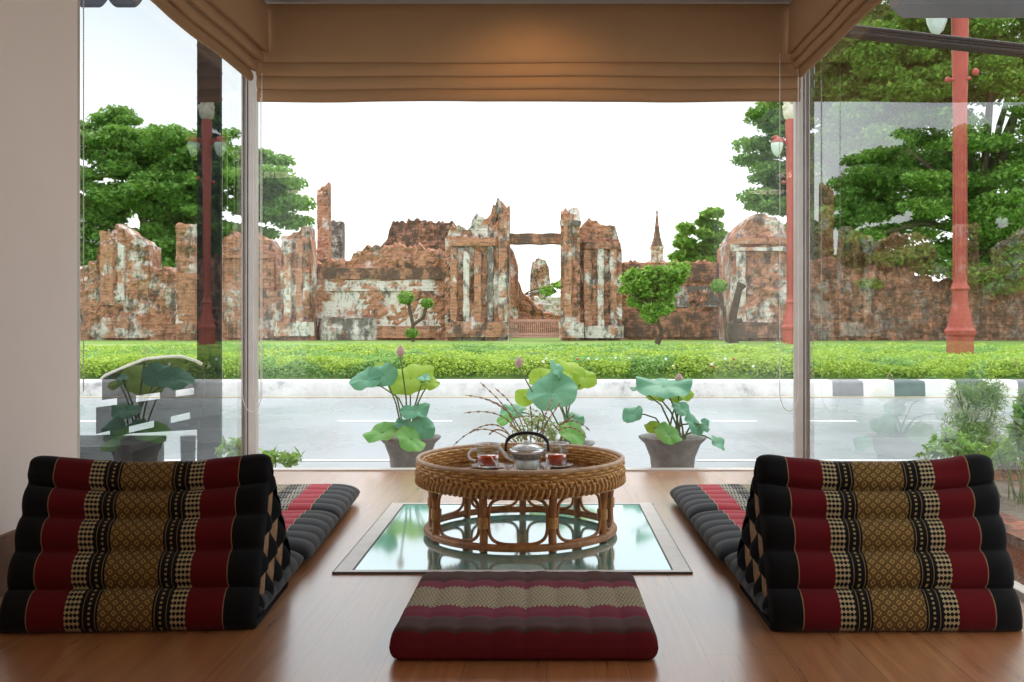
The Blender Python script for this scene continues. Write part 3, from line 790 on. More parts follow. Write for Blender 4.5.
def blob_points(blobs, n, seed, shell=.75, far=1.12):
    rg = np.random.default_rng(seed); bl = np.array(blobs, float)   # cx,cy,cz,rx,ry,rz
    wgt = (bl[:, 3] * bl[:, 5]) ** 1.0; idx = rg.choice(len(bl), n, p=wgt / wgt.sum())
    d = rg.normal(size=(n, 3)); d /= np.linalg.norm(d, axis=1)[:, None]; r = rg.uniform(shell, far, n)[:, None] ** 1.0
    return bl[idx, :3] + d * r * bl[idx, 3:]
def blobs_mesh(name, blobs, m, parent, k_=.8):
    k = MB()
    for i, b in enumerate(blobs):
        n, mm = 12, 8; c = Vector(b[:3]); pts = []
        for a in range(mm + 1):
            row = []
            for j in range(n):
                d = Vector((math.sin(PI * a / mm) * math.cos(2 * PI * j / n), math.sin(PI * a / mm) * math.sin(2 * PI * j / n), math.cos(PI * a / mm)))
                w = k_ * (1 + .25 * noise.noise(d * 2 + Vector((i, 0, 0)))); row.append(c + Vector((d.x * b[3], d.y * b[4], d.z * b[5])) * w)
            pts.append(row)
        k.grid(pts, closev=True)
    return k.build(name, m, parent)
def trunk(parent, path, r, branches=()):
    k = MB(); k.tube(path, r, 8)
    for a, b, r0 in branches: 
        m_ = (Vector(a) + Vector(b)) / 2 + Vector((0, 0, .1 * (Vector(b) - Vector(a)).length)); k.tube([a, m_, b], [r0, r0 * .7, r0 * .3], 6)
    return k.build('trunk', M['bark'], parent)
def tree(name, label, D, crown, leafm, nl, lsize, seed, base_px, base_y=340, tr=.35, depth=1.0, nb=60, flat=.45, bsz=(26, 44), top_bias=0):
    """crown: polygon-ish list of (px,py,rpx) big lumps; filled with flattened pads"""
    rg = random.Random(seed); t = thing(name, label, 'tree'); blobs = []
    for (px, py, rp_) in crown:
        for q in range(max(3, int(nb * rp_ * rp_ / sum(c[2] ** 2 for c in crown)))):
            a = rg.uniform(0, 2 * PI); rr = rp_ * math.sqrt(rg.random()) * .86; b = rg.uniform(*bsz)
            dd = D + rg.uniform(-1, 1) * rp_ * D / F * .8 * depth
            p = P(px + rr * math.cos(a), py + rr * math.sin(a), D); p.y = dd
            r_ = b * D / F; blobs.append((p.x, p.y, p.z, r_, r_, r_ * flat))
    base = P(base_px, base_y, D); base.z = min(base.z, 0)
    cc = Vector((sum(b[0] for b in blobs) / len(blobs), D, sum(b[2] for b in blobs) / len(blobs)))
    fork = base.lerp(cc, .45)
    br = [(fork, Vector(b[:3]), tr * .35) for b in rg.sample(blobs, min(16, len(blobs)))]
    trunk(t, [base, base.lerp(fork, .5) + Vector((.2, 0, 0)), fork], [tr * 1.2, tr, tr * .8], br)
    leaf_mesh('foliage', blob_points(blobs, nl, seed, .35), lsize, leafm, t, seed=seed)
    return t
tree('rain_tree', 'spreading green tree behind the left end of the ruins, seen through the left window', 62,
     [(90, 175, 62), (150, 200, 75), (210, 200, 75), (248, 180, 48), (272, 205, 30), (60, 240, 60), (170, 255, 60), (120, 150, 45), (100, 138, 32), (215, 152, 36), (280, 190, 16), (110, 270, 30), (225, 250, 40), (95, 215, 40), (95, 255, 34), (270, 160, 14)], M['tree_leaf_dark'], 150000, .36, 11, 165, 335, .6, nb=300, bsz=(11, 24), flat=.36)
tree('rain_tree', 'dark tree at the right whose branches hang over the round-topped tower', 47,
     [(775, 195, 30), (790, 150, 42), (760, 122, 14), (850, 190, 80), (850, 90, 80), (840, 240, 50), (880, 180, 60), (830, 40, 60)], M['tree_leaf_dark'], 150000, .27, 12, 850, 335, .55, nb=340, bsz=(11, 24), flat=.36)
tree('rain_tree', 'tall bright green tree behind the red lamp post in the right window', 44,
     [(930, 150, 85), (1000, 90, 110), (900, 40, 90), (1040, 220, 80), (960, 230, 60), (1110, 130, 100), (830, 10, 60), (1000, -10, 90), (900, 100, 70), (980, 255, 40), (930, 20, 60), (930, 262, 34), (870, 264, 34), (1015, 260, 34)], M['tree_leaf'], 220000, .25, 13, 985, 335, .6, nb=560, bsz=(12, 26), flat=.36)
tree('small_tree', 'soft green tree rising behind the low wall, right of the thin spire', 58,
     [(700, 242, 26), (686, 248, 18), (718, 246, 22), (704, 222, 14)], M['bush_leaf'], 8000, .5, 14, 702, 330, .2, nb=46, bsz=(5, 10))
tree('small_tree', 'heart-shaped bright green young tree on the lawn before the low ruin wall', 36,
     [(640, 284, 17), (671, 280, 18), (656, 298, 18), (634, 292, 12), (680, 272, 11), (657, 312, 12)], M['bush_leaf'], 9000, .20, 15, 657, 344, .09, nb=60, bsz=(5, 9), flat=.85)
tree('background_tree', 'far blurred greenery seen through the gateway', 75,
     [(553, 285, 12), (566, 290, 14), (545, 300, 12), (290, 262, 12), (283, 285, 16)], M['bush_leaf'], 2400, .5, 16, 556, 330, .15, nb=22, bsz=(5, 9))
# topiaries
def topiary(px, by, D, balls, trunks, label):
    t = thing('topiary', label, 'shrub'); bl = []
    for (x, y, r_) in balls:
        p = P(x, y, D); r_ = r_ * D / F; bl.append((p.x, p.y, p.z, r_, r_, r_ * .8))
    k = MB()
    for path in trunks: k.tube([P(x, y, D) for x, y in path], .07, 7)
    k.build('trunk', M['bark'], t)
    for q, b in enumerate(bl):
        o_ = blobs_mesh('ball', [b], M['hedge_core'], t, .9); leaf_mesh('foliage', blob_points([b], 300, 3 + q, .9, 1.05), .13, M['bush_leaf'], o_)
topiary(414, 342, 38, [(406, 298, 8), (427, 303, 6), (412, 333, 6)], [[(413, 342), (413, 325), (408, 300)], [(413, 325), (423, 318), (427, 305)]], 'small clipped topiary with two tufts in front of the white plaster wall')
topiary(722, 342, 38, [(719, 286, 8)], [[(727, 342), (724, 310), (719, 290)], [(724, 310), (718, 300)], [(728, 325), (734, 322)]], 'thin topiary with one flat tuft beside the round-topped tower')
t = thing('dead_tree', 'dark leafless tree stump against the tower wall', 'tree')
k = MB(); k.tube([P(733, 343, 38.5), P(733, 315, 38.5), P(739, 290, 38.5), P(742, 284, 38.5)], [.22, .16, .13, .2], 8); k.tube([P(735, 322, 38.5), P(742, 320, 38.5)], [.12, .08], 6); k.build('trunk', M['bark'], t)

# hedges
def hedge(name, label, x0, x1, y0, y1, z0, h, mats, n, ls, seed, tone_split=None):
    t = thing(name, label, 'hedge'); k = MB(); nx = int((x1 - x0) / .22); ny = max(5, int((y1 - y0) / .3)); pts = []
    def hh(x, y, e): return z0 + h * e * (.72 + .35 * noise.noise(Vector((x * .9, y * .9, seed))) + .22 * noise.noise(Vector((x * 3, y * 3, seed))))
    for i in range(nx + 1):
        x = x0 + (x1 - x0) * i / nx; row = []
        for j in range(ny + 1):
            tt = -1 + 2 * j / ny; e = max(0, 1 - abs(tt) ** 6) ** .5; y = (y0 + y1) / 2 + (y1 - y0) / 2 * tt + .12 * noise.noise(Vector((x * 1.3, seed, tt)))
            row.append(Vector((x, y, hh(x, y, e) if abs(tt) < 1 else z0)))
        pts.append(row)
    k.grid(pts); k.build('bush_mass', M['hedge_core'], t)
    rg = np.random.default_rng(seed); X = rg.uniform(x0, x1, n); tt = rg.uniform(-1, 1, n); tt = np.where(rg.random(n) < .4, -1 + rg.random(n) * .25, tt); Y = (y0 + y1) / 2 + (y1 - y0) / 2 * tt
    e = np.sqrt(np.maximum(0, 1 - np.abs(tt) ** 6))
    cen = np.array([(x, y + .12 * noise.noise(Vector((x * 1.3, seed, q))), hh(x, y, ee) + random.uniform(-.01, .05)) for x, y, q, ee in zip(X, Y, tt, e)])
    if len(mats) == 1: leaf_mesh('foliage', cen, ls, mats[0], t, seed=seed, up=.6)
    else:
        msk = np.array([noise.noise(Vector((p[0] * .35, p[1] * .5, 9.1))) + .3 * noise.noise(Vector((p[0] * 1.7, p[1] * 1.7, 2))) + tone_split(p[0]) > 0 for p in cen])
        leaf_mesh('foliage', cen[msk], ls, mats[0], t, seed=seed, up=.6); leaf_mesh('foliage', cen[~msk], ls, mats[1], t, seed=seed + 1, up=.6)
    return t
g0 = GZ + .225
hedge('hedge', 'low lime green hedge right behind the street kerb', -12, 13, 14.8, 18.2, g0, .36, [M['hedge_yellow'], M['hedge_green']], 85000, .058, 21,
      lambda x: (.30 if (-7.5 < x < -4.6 or -2.2 < x < .4 or x > 3.4) else -.05))
hedge('hedge', 'second greener hedge row between the lime hedge and the ruins', -20, 21, 19.4, 25.2, g0, .32, [M['hedge_yellow'], M['hedge_green']], 70000, .088, 22, lambda x: -.02)
k = MB()
rg = random.Random(5)
for i in range(70):
    x = rg.uniform(-.4, 4.6); y = rg.uniform(14.8, 15.6); k.sphere((x, y, g0 + rg.uniform(.12, .30)), .022, 6, 4, mi=rg.choice([0, 0, 1]))
tag(k.build('flower', [M['white_board'], M['red_metal']]), 'tiny white and red flowers dotting the kerbside hedge', 'flower', None, 'stuff')

# ------------------------------------------------------------ the ruins
def ruin(name, label, D, prof, base_py, th, mat, reliefs=(), jag=.25, seed=0, tip=True, cat='ruin', parent=None, brick=.12):
    """prof: (px, py_top) list. A thick wall of real depth with a broken top."""
    xs = [P(a, 0, D).x for a, _ in prof]; zt = [P(0, b, D).z for _, b in prof]; zb = P(0, base_py, D).z - .3
    step = .10; n = max(3, int((xs[-1] - xs[0]) / step)); cols = []
    def top(x):
        for i in range(len(xs) - 1):
            if xs[i] <= x <= xs[i + 1] + 1e-6:
                f = (x - xs[i]) / max(1e-6, xs[i + 1] - xs[i]); z = zt[i] + (zt[i + 1] - zt[i]) * f; break
        else: z = zt[-1]
        z += jag * (noise.noise(Vector((x * 1.7, seed, 0))) + .8 * noise.noise(Vector((x * 5, seed, 3))) + .8 * noise.noise(Vector((x * 13, seed, 5))))
        return round(z / brick) * brick
    nz = 44
    def off(x, z, side):
        return .16 * noise.noise(Vector((x * 1.1, z * 1.3, seed + side))) + .12 * noise.noise(Vector((x * 3.5, z * 5, seed + side))) + .07 * noise.noise(Vector((x * 9, z * 12, seed + side)))
    loops = []
    for i in range(n + 1):
        x = xs[0] + (xs[-1] - xs[0]) * i / n; zz = top(x); row = []
        for j in range(nz + 1): z = zb + (zz - zb) * j / nz; row.append(Vector((x, D + off(x, z, 0), z)))
        th2 = th * (.75 + .3 * noise.noise(Vector((x, seed, 8))))
        row.append(Vector((x, D + th2 * .5, zz + brick * (.5 + noise.noise(Vector((x * 3, 2, seed)))))))
        for j in range(6): z = zz + (zb - zz) * j / 5; row.append(Vector((x, D + th + off(x, z, 9), z)))
        loops.append(row)
    k = MB(); k.grid(loops, smooth=False)
    for row, rev in ((loops[0], False), (loops[-1], True)):
        f = tuple(range(len(row))); k.add(row, [f[::-1] if rev else f], smooth=False)
    t = parent or thing(name, label, cat)
    o = k.build('masonry', mat, t)
    for nm, (x0, x1, y0, y1, dp, m2) in reliefs:      # pilasters, mouldings: proud of the face
        a = P(x0, y0, D); b = P(x1, y1, D); kk = MB(); nxx, nzz = 10, max(4, int((a.z - b.z) / .16)); pts = []
        for i in range(nxx + 1):
            f = i / nxx; x = a.x + (b.x - a.x) * f; row = []
            for j in range(nzz + 1):
                z = b.z + (a.z - b.z) * j / nzz; e = .0 if i in (0, nxx) else 1
                row.append(Vector((x + .05 * noise.noise(Vector((z * 2, f * 3, seed))), D - dp * .5 * e * (1 + .25 * noise.noise(Vector((x * 2, z * 2, seed)))) + .02, z + (0 if j < nzz else .12 * noise.noise(Vector((x * 4, 1, seed)))))))
            tp_ = row[-1].copy(); tp_.y = D + .1; row.append(tp_)
            pts.append(row)
        kk.grid(pts, smooth=False); kk.build(nm, m2, t)
    return t
rb_, rmx, rpl, rdk, rgy = M['ruin_brick'], M['ruin_mixed'], M['ruin_plaster'], M['ruin_dark'], M['ruin_grey']
ruin('ruined_wall', 'broken brick wall at the far left with a rounded high stump', 44, [(20, 262), (78, 268), (96, 262), (100, 232), (108, 232), (116, 228), (130, 232), (148, 246), (149, 268), (176, 270), (222, 266)], 338, 1.4, rmx,
     [('pilaster', (100, 116, 232, 305, .35, rb_)), ('pilaster', (118, 126, 245, 300, .3, rpl)), ('moulding', (100, 150, 318, 338, .5, rmx))], seed=1)
ruin('brick_pillar', 'square brick pillar with a pale cap in front of the left trees', 43, [(176, 224), (194, 226)], 338, .9, rmx, [('niche_panel', (177, 195, 273, 333, .15, rb_))], jag=.08, seed=2)
ruin('ruined_wall', 'brick wall piece with a tall block, split by the left window post', 44, [(218, 246), (234, 232), (240, 234), (268, 240), (274, 244), (276, 268), (290, 268)], 338, 1.3, rb_,
     [('cornice', (218, 276, 252, 258, .35, rb_)), ('moulding', (222, 290, 290, 338, .3, rmx))], seed=3)
ruin('ruined_pier', 'leaning plastered pier with a slanted broken top beside the tall chimney-like pillar', 43, [(281, 238), (290, 234), (306, 228), (310, 228), (311, 262), (312, 262)], 336, 1.1, rmx,
     [('pilaster', (284, 292, 242, 322, .35, rpl)), ('pilaster', (296, 304, 240, 322, .4, rb_)), ('moulding', (274, 314, 322, 336, .5, rpl))], jag=.15, seed=4)
ruin('brick_pillar', 'tall thin red brick pillar standing above the wall', 46, [(317, 190), (322, 188), (328, 182)], 300, .7, rb_, jag=.12, seed=5)
ruin('brick_pillar', 'shorter grey weathered pillar right behind the tall thin brick pillar', 48, [(328, 221), (342, 221)], 300, .7, rgy, jag=.06, seed=6)
ruin('ruined_wall', 'dark broken brick wall top rising behind the white plaster wall', 52, [(372, 270), (378, 250), (386, 240), (392, 222), (402, 220), (440, 222), (452, 224), (463, 230)], 300, 1.2, rdk, jag=.3, seed=7)
ruin('ruined_wall', 'long brick wall with big patches of white plaster left of the gateway', 44, [(304, 262), (348, 262), (356, 254), (368, 246), (420, 246), (424, 250), (452, 250)], 337, 1.5, rb_,
     [('plaster_band', (308, 440, 280, 326, .10, rpl)), ('dark_coping', (305, 452, 268, 279, .22, rdk)), ('moulding', (310, 440, 287, 291, .24, rpl)), ('base_block', (318, 378, 318, 340, .9, rgy)), ('base_block', (378, 436, 326, 338, .5, rb_))], seed=8)
ruin('gate_pier', 'ragged brick and plaster pier on the left of the gateway', 43, [(445, 240), (452, 226), (470, 230), (474, 214), (486, 218), (490, 216), (493, 206), (502, 204), (509, 206)], 337, 1.6, rmx,
     [('pilaster', (450, 458, 250, 322, .45, rb_)), ('pilaster', (463, 470, 252, 322, .35, rpl)), ('pilaster', (474, 482, 252, 322, .5, rb_)), ('pilaster', (487, 494, 240, 322, .35, rgy)), ('pilaster', (498, 508, 215, 322, .5, rmx)), ('moulding', (446, 508, 322, 337, .65, rmx)), ('cornice', (452, 500, 238, 246, .5, rb_))], jag=.3, seed=9)
k = MB(); a = P(506, 233, 43.4); b = P(564, 243.5, 43.4)
n = 20; pts = []
for i in range(n + 1):
    x = a.x + (b.x - a.x) * i / n; s = [(0, 0), (0, .45), (.7, .45), (.7, 0)]; w = .03 * noise.noise(Vector((x * 2, 0, 0)))
    pts.append([Vector((x, 43.4 + p, b.z + q + w)) for p, q in s])
k.grid(pts, closev=True, smooth=False); tag(k.build('stone_lintel', M['ruin_dark']), 'dark straight beam bridging the top of the ruined gateway', 'beam')
ruin('gate_pier', 'tall narrow plastered pier on the right of the gateway', 43, [(561, 212), (566, 208), (578, 209), (580, 214)], 337, 1.5, rmx, [('pilaster', (563, 572, 215, 322, .4, rmx)), ('cornice', (560, 581, 221, 226, .35, rgy)), ('moulding', (559, 584, 322, 338, .6, rmx))], jag=.12, seed=10)
ruin('ruined_wall', 'stepped brick and plaster wall right of the gateway with fluted pilasters', 43.6, [(580, 226), (586, 220), (598, 222), (600, 226), (616, 226), (618, 238), (621, 244), (622, 250)], 337, 1.5, rmx,
     [('pilaster', (583, 592, 250, 326, .4, rmx)), ('pilaster', (597, 604, 248, 326, .4, rpl)), ('pilaster', (609, 617, 248, 326, .45, rmx)), ('cornice', (581, 621, 242, 249, .5, rdk)), ('moulding', (580, 624, 326, 338, .7, rpl))], jag=.2, seed=11)
ruin('ruined_wall', 'low brick wall with a dark coping between the gateway and the tower', 45, [(618, 262), (650, 262), (700, 262), (742, 264)], 340, 1.3, rb_,
     [('dark_coping', (620, 740, 264, 281, .22, rdk)), ('plaster_band', (672, 724, 286, 307, .12, rgy)), ('moulding', (620, 740, 312, 337, .3, rdk))], jag=.08, seed=12)
# round-topped tower
tw = ruin('corner_tower', 'square brick tower with a rounded crumbling roof at the right end of the low wall', 42, [(731, 244), (736, 236), (742, 226), (750, 218), (762, 214), (776, 218), (784, 226), (790, 238), (794, 246)], 340, 3.4, rmx,
     [('cornice', (729, 796, 238, 244, .4, rb_)), ('cornice', (733, 793, 247, 251, .3, rpl)), ('pilaster', (736, 746, 252, 330, .3, rpl)), ('moulding', (730, 796, 322, 338, .4, rdk))], jag=.15, seed=13)
ruin('ruined_wall', 'shaded brick wall under the trees at the far right', 43, [(794, 262), (830, 258), (860, 275), (905, 268), (930, 282), (990, 280), (1100, 276), (1160, 280)], 342, 1.3, rdk,
     [('pilaster', (980, 996, 262, 300, .3, rb_))], jag=.25, seed=14)
ruin('ruined_wall', 'pyramid-like stub of orange brick behind the red lamp post', 46, [(966, 292), (976, 276), (984, 272), (996, 292)], 330, 1.2, rb_, jag=.12, seed=22)
# inside the gateway
ruin('ruined_wall', 'stepped red brick wall descending inside the gateway', 50, [(500, 268), (510, 266), (516, 274), (522, 292), (530, 300), (544, 312), (566, 318)], 330, 1.2, rb_, jag=.12, seed=15)
ruin('ruined_wall', 'pale plaster stub just inside the left gate pier', 49, [(500, 244), (512, 246), (518, 268)], 330, 1.0, rmx, jag=.12, seed=16)
ruin('ruined_tower', 'small round-topped ruin seen far off through the gateway', 80, [(530, 275), (532, 264), (538, 258), (545, 260), (549, 268), (550, 280)], 330, 2, rmx, jag=.2, seed=17)
ruin('ruined_wall', 'bright plaster wall low inside the gateway', 56, [(534, 298), (545, 300), (562, 296), (575, 298)], 326, 1.0, rpl, jag=.12, seed=18)
gt_ = thing('iron_gate', 'low pink railing gate across the foot of the gateway', 'gate'); DG = 44.2
k = MB(); a = P(509, 337, DG); b = P(562, 320, DG)
for zf in (0.02, .18, .97):
    z = a.z + (b.z - a.z) * zf; k.box(a.x, DG - .03, z - .045, b.x, DG + .03, z + .045)
k.build('rail', M['gate'], gt_)
k = MB(); nb_ = 26
for i in range(nb_ + 1):
    x = a.x + (b.x - a.x) * i / nb_; k.box(x - .018, DG - .015, a.z, x + .018, DG + .015, b.z + .06)
k.build('bars', M['gate'], gt_)
# far spire
st_ = thing('stupa', 'thin pointed stupa spire far behind the low wall', 'spire', P(657, 262, 120)); s_ = 120 / F
k = MB(); k.box(-7 * s_, -7 * s_, -P(657, 262, 120).z - .3, 7 * s_, 7 * s_, 1.5 * s_); k.box(-5.5 * s_, -5.5 * s_, 0, 5.5 * s_, 5.5 * s_, 14 * s_); k.box(-6.5 * s_, -6.5 * s_, 13 * s_, 6.5 * s_, 6.5 * s_, 15.5 * s_); k.build('base', M['ruin_mixed'], st_)
k = MB(); pr = [(6, 15), (6.2, 17), (5, 18), (5, 20), (4, 22), (4.2, 23), (3.2, 25), (3.3, 27), (2.6, 30), (2.2, 33), (2.3, 34), (1.7, 38), (1.2, 44), (1.0, 45), (.7, 48), (.9, 49.5), (.4, 52), (.05, 53)]
k.lathe([(r * s_, z * s_) for r, z in pr], n=16); k.build('spire', M['ruin_dark'], st_)

# ------------------------------------------------------------ lamp posts
def lamp_post(label, x, y, zg, sides=(-1, 1)):
    t = thing('street_lamp_post', label, 'lamp post', (x, y, zg))
    def oct_(k, prof, n=8):
        k.lathe(prof, n=n); 
    k = MB(); oct_(k, [(.30, 0), (.30, .10), (.27, .14), (.27, .62), (.30, .66), (.31, .74), (.26, .80), (.23, .95), (.16, 1.25), (.15, 1.5), (.19, 1.55), (.14, 1.66), (.12, 1.8)]); k.sm = [False] * len(k.sm); k.build('pedestal', M['red_metal'], t)
    k = MB(); k.lathe([(.115, 1.6), (.115, 3.2), (.13, 3.25), (.115, 3.3), (.125, 4.6), (.155, 6.2), (.165, 7.2), (.18, 7.6), (.14, 7.75)], n=12); k.build('pole', M['red_metal'], t)
    k = MB()
    for i in range(10):
        a = 2 * PI * i / 10; k.box(-.008, -.008, 1.7, .008, .008, 6.6, mat=Matrix.Translation((.125 * math.cos(a), .125 * math.sin(a), 0)))
    k.build('flute', M['red_metal'], t)
    k = MB()
    for s in sides: k.tube([(s * .10, 0, 6.85), (s * .25, 0, 7.05), (s * .5, 0, 7.15), (s * .62, 0, 7.08)], .035, 8)
    k.tube([(-.10, 0, 7.2), (-.14, 0, 7.05), (-.12, 0, 6.9)], .03, 6); k.build('arm', M['red_metal'], t)
    for s in sides:
        k = MB(); k.lathe([(.05, 7.08), (.07, 7.02), (.20, 6.94), (.21, 6.86), (.18, 6.70), (.12, 6.55), (.03, 6.46), (.0005, 6.45)], c=(s * .45, 0, 0), n=18); q = k.build('lantern', M['lantern'], t)
        k = MB(); k.lathe([(.0005, 7.14), (.05, 7.13), (.10, 7.05), (.215, 6.96), (.215, 6.93), (.0005, 6.93)], c=(s * .45, 0, 0), n=18); k.build('lantern_cap', M['red_metal'], q)
    k = MB(); k.lathe([(.14, 7.7), (.22, 7.78), (.26, 8.0), (.20, 8.15), (.24, 8.3), (.27, 8.5), (.18, 8.75), (.06, 8.9), (.0005, 8.95)], n=14)
    for s in (-1, 1): k.sphere((s * .20, -.08, 8.1), .10); k.sphere((s * .24, -.05, 8.45), .09); k.sphere((0, -.2, 8.3), .10)
    k.build('finial', M['white_stone'], t)
    k = MB(); k.tube([(-.22, 0, 5.60), (.16, -.12, 5.60)], .035, 7); k.sphere((.24, -.13, 5.72), .07); k.sphere((-.24, 0, 5.6), .06); k.build('knob', M['red_metal'], t)
    return t
M['lantern'] = simple('lantern_glass', (.62, .72, .68), .2, var=.1)
zg = GZ + .225
lamp_post('red fluted street lamp post in full view in the right window', P(960, 0, 19).x, 19, zg - .05, (-1,))
lamp_post('red street lamp post half hidden behind the right window post', P(790.5, 0, 33).x, 33, zg - .05)

# power cables
for i in range(12):
    k = MB(); z_off = (i % 4) * .035 + random.uniform(-.02, .02); y = 13 + (i // 4) * .07; sag = .02 + .22 * random.random() * (1 if i > 5 else .2)
    pts = []
    for j in range(41):
        x = -13 + 27 * j / 40; z = 4.62 + z_off - .109 * (x - 4.23) - sag * (1 if 3 < x < 9 else .5) * max(0, math.sin(PI * min(1, max(0, (x - 2.5) / 6))))
        pts.append((x, y, z))
    k.tube(pts, .018 if i % 3 else .028, 6)
    tag(k.build('power_cable', M['cable']), 'black overhead cable in the bundle crossing the right window', 'cable', 'bundle of overhead cables')

# ------------------------------------------------------------ awnings and dark post outside
def valance(name, label, d, px0, px1, py_bot, scallop_px, rise_px, m, py_top=-60):
    t = thing(name, label, 'awning'); k = MB(); n = 80; pts = []
    for i in range(n + 1):
        px = px0 + (px1 - px0) * i / n; f = ((px - px0) % scallop_px) / scallop_px
        edge = min(f, 1 - f) * scallop_px; dr = rise_px * max(0, 1 - edge / (rise_px * 1.1)) ** 2
        a = P(px, py_bot - dr, d); b = P(px, py_top, d); back = b + Vector((0, -.9, .25))
        pts.append([a, a + Vector((0, .012, 0)), Vector((b.x, b.y + .012, b.z + .0)), Vector((b.x, b.y, b.z)), back])
    k.grid(pts); k.build('valance', m, t); return t
valance('scalloped_awning', 'dark awning edge with scallops above the left window outside', 6.6, 72.5, 142.5, 7, 35, 9, M['awn_dark'])
valance('grey_awning', 'grey canopy edge above the right window outside', 5.6, 890, 1120, 17.5, 240, 14, M['awn_grey'])
t = thing('dark_post', 'tall dark square post outside the left window', 'post', (0, 0, 0)); a = P(197, 0, 6.2); b = P(220, 0, 6.2)
k = MB(); k.box(a.x, 6.2, GZ, b.x, 6.24, 3.2)
for z in np.arange(GZ + .2, 3.1, .165): k.box(a.x - .003, 6.197, z, b.x + .003, 6.243, z + .006)
k.build('shaft', M['dark_post'], t); boxo('foot', (a.x - .03, 6.17, GZ), (b.x + .03, 6.38, GZ + .06), M['dark_post'], t)

# dark slatted garden chair outside left window
ch = thing('garden_chair', 'charcoal plastic garden chair with an arched slotted back outside the left window', 'chair')
DC = 5.2
def cp(px, py, dd=0): 
    v = P(px, py, DC); v.y += dd; return v
# arched back plate made of boards with slots between
def outline_top(px):
    pts = [(100, 380), (104, 376), (122, 368), (145, 359), (162, 357), (180, 356), (196, 361), (203, 366)]
    for (a, b), (c, d) in zip(pts, pts[1:]):
        if a <= px <= c: return b + (d - b) * (px - a) / (c - a)
    return pts[-1][1] if px > 203 else pts[0][1]
def slat_line(px, k_):   # three slotted rows rising to the right
    f = (px - 96) / 104
    return [(399 - 13 * f, 8), (428 - 27 * f, 8), (452 - 22 * f, 0)][k_]
k = MB()
def plate(px0, px1, ft, fb_, dd=0.0, th=.025, n=10):
    top = []; 
    for i in range(n + 1):
        px = px0 + (px1 - px0) * i / n; sl = (1 - (px - 96) / 104) * 6
        a, b = cp(px, ft(px), dd), cp(px, fb_(px), dd); top.append([a, b, b + Vector((0, th, 0)), a + Vector((0, th, 0))])
    k.grid(top, closev=True, smooth=False)
    for r_, rv in ((top[0], 0), (top[-1], 1)): k.add(r_, [(0, 1, 2, 3) if rv else (3, 2, 1, 0)], smooth=False)
L1 = lambda px: 402 - 14 * (px - 96) / 104 - 1; L2 = lambda px: L1(px) + 6.5
L3 = lambda px: 434 - 24 * (px - 96) / 104; L4 = lambda px: L3(px) + 6.5
plate(102, 204, lambda p: outline_top(p) + 1.5, L1)
plate(96, 204, L2, L3); plate(90, 198, L4, lambda p: 436 - (p - 90) * .06)
plate(66, 162, lambda p: 436, lambda p: 476, .004)
for a_, b_ in ((117, 134), (160, 174), (194, 204)): plate(a_, b_, lambda p: L1(p) - 1, lambda p: L2(p) + 1, n=2)
for a_, b_ in ((110, 127), (154, 169), (190, 200)): plate(a_, b_, lambda p: L3(p) - 1, lambda p: L4(p) + 1, n=2)
k.build('backrest', M['dark_plastic'], ch)
k = MB(); k.tube([cp(px, outline_top(px) + .5, .01) for px in range(101, 204, 4)], .012, 6); k.build('back_highlight', M['white_stone'] if False else M['alu'], ch)['label'] = 'pale tube standing in for the top edge highlight'  # highlight along the dark top edge, built in as a pale tube
zse = cp(0, 436).z
k = MB(); x0, x1 = cp(62, 0).x, cp(165, 0).x; k.box(x0, DC - .45, zse - .03, x1, DC + .02, zse + .0); k.build('seat', M['dark_plastic'], ch)
for (xx, yy, nm) in ((x0 + .03, DC - .42, 0), (x1 - .04, DC - .42, 0), (x0 + .03, DC, 0), (cp(188, 0).x, DC, 1)):
    k = MB(); k.tube([Vector((xx, yy, GZ + .012)), Vector((xx, yy, zse))], [.03, .042], 8); k.build('leg', M['dark_plastic'], ch)

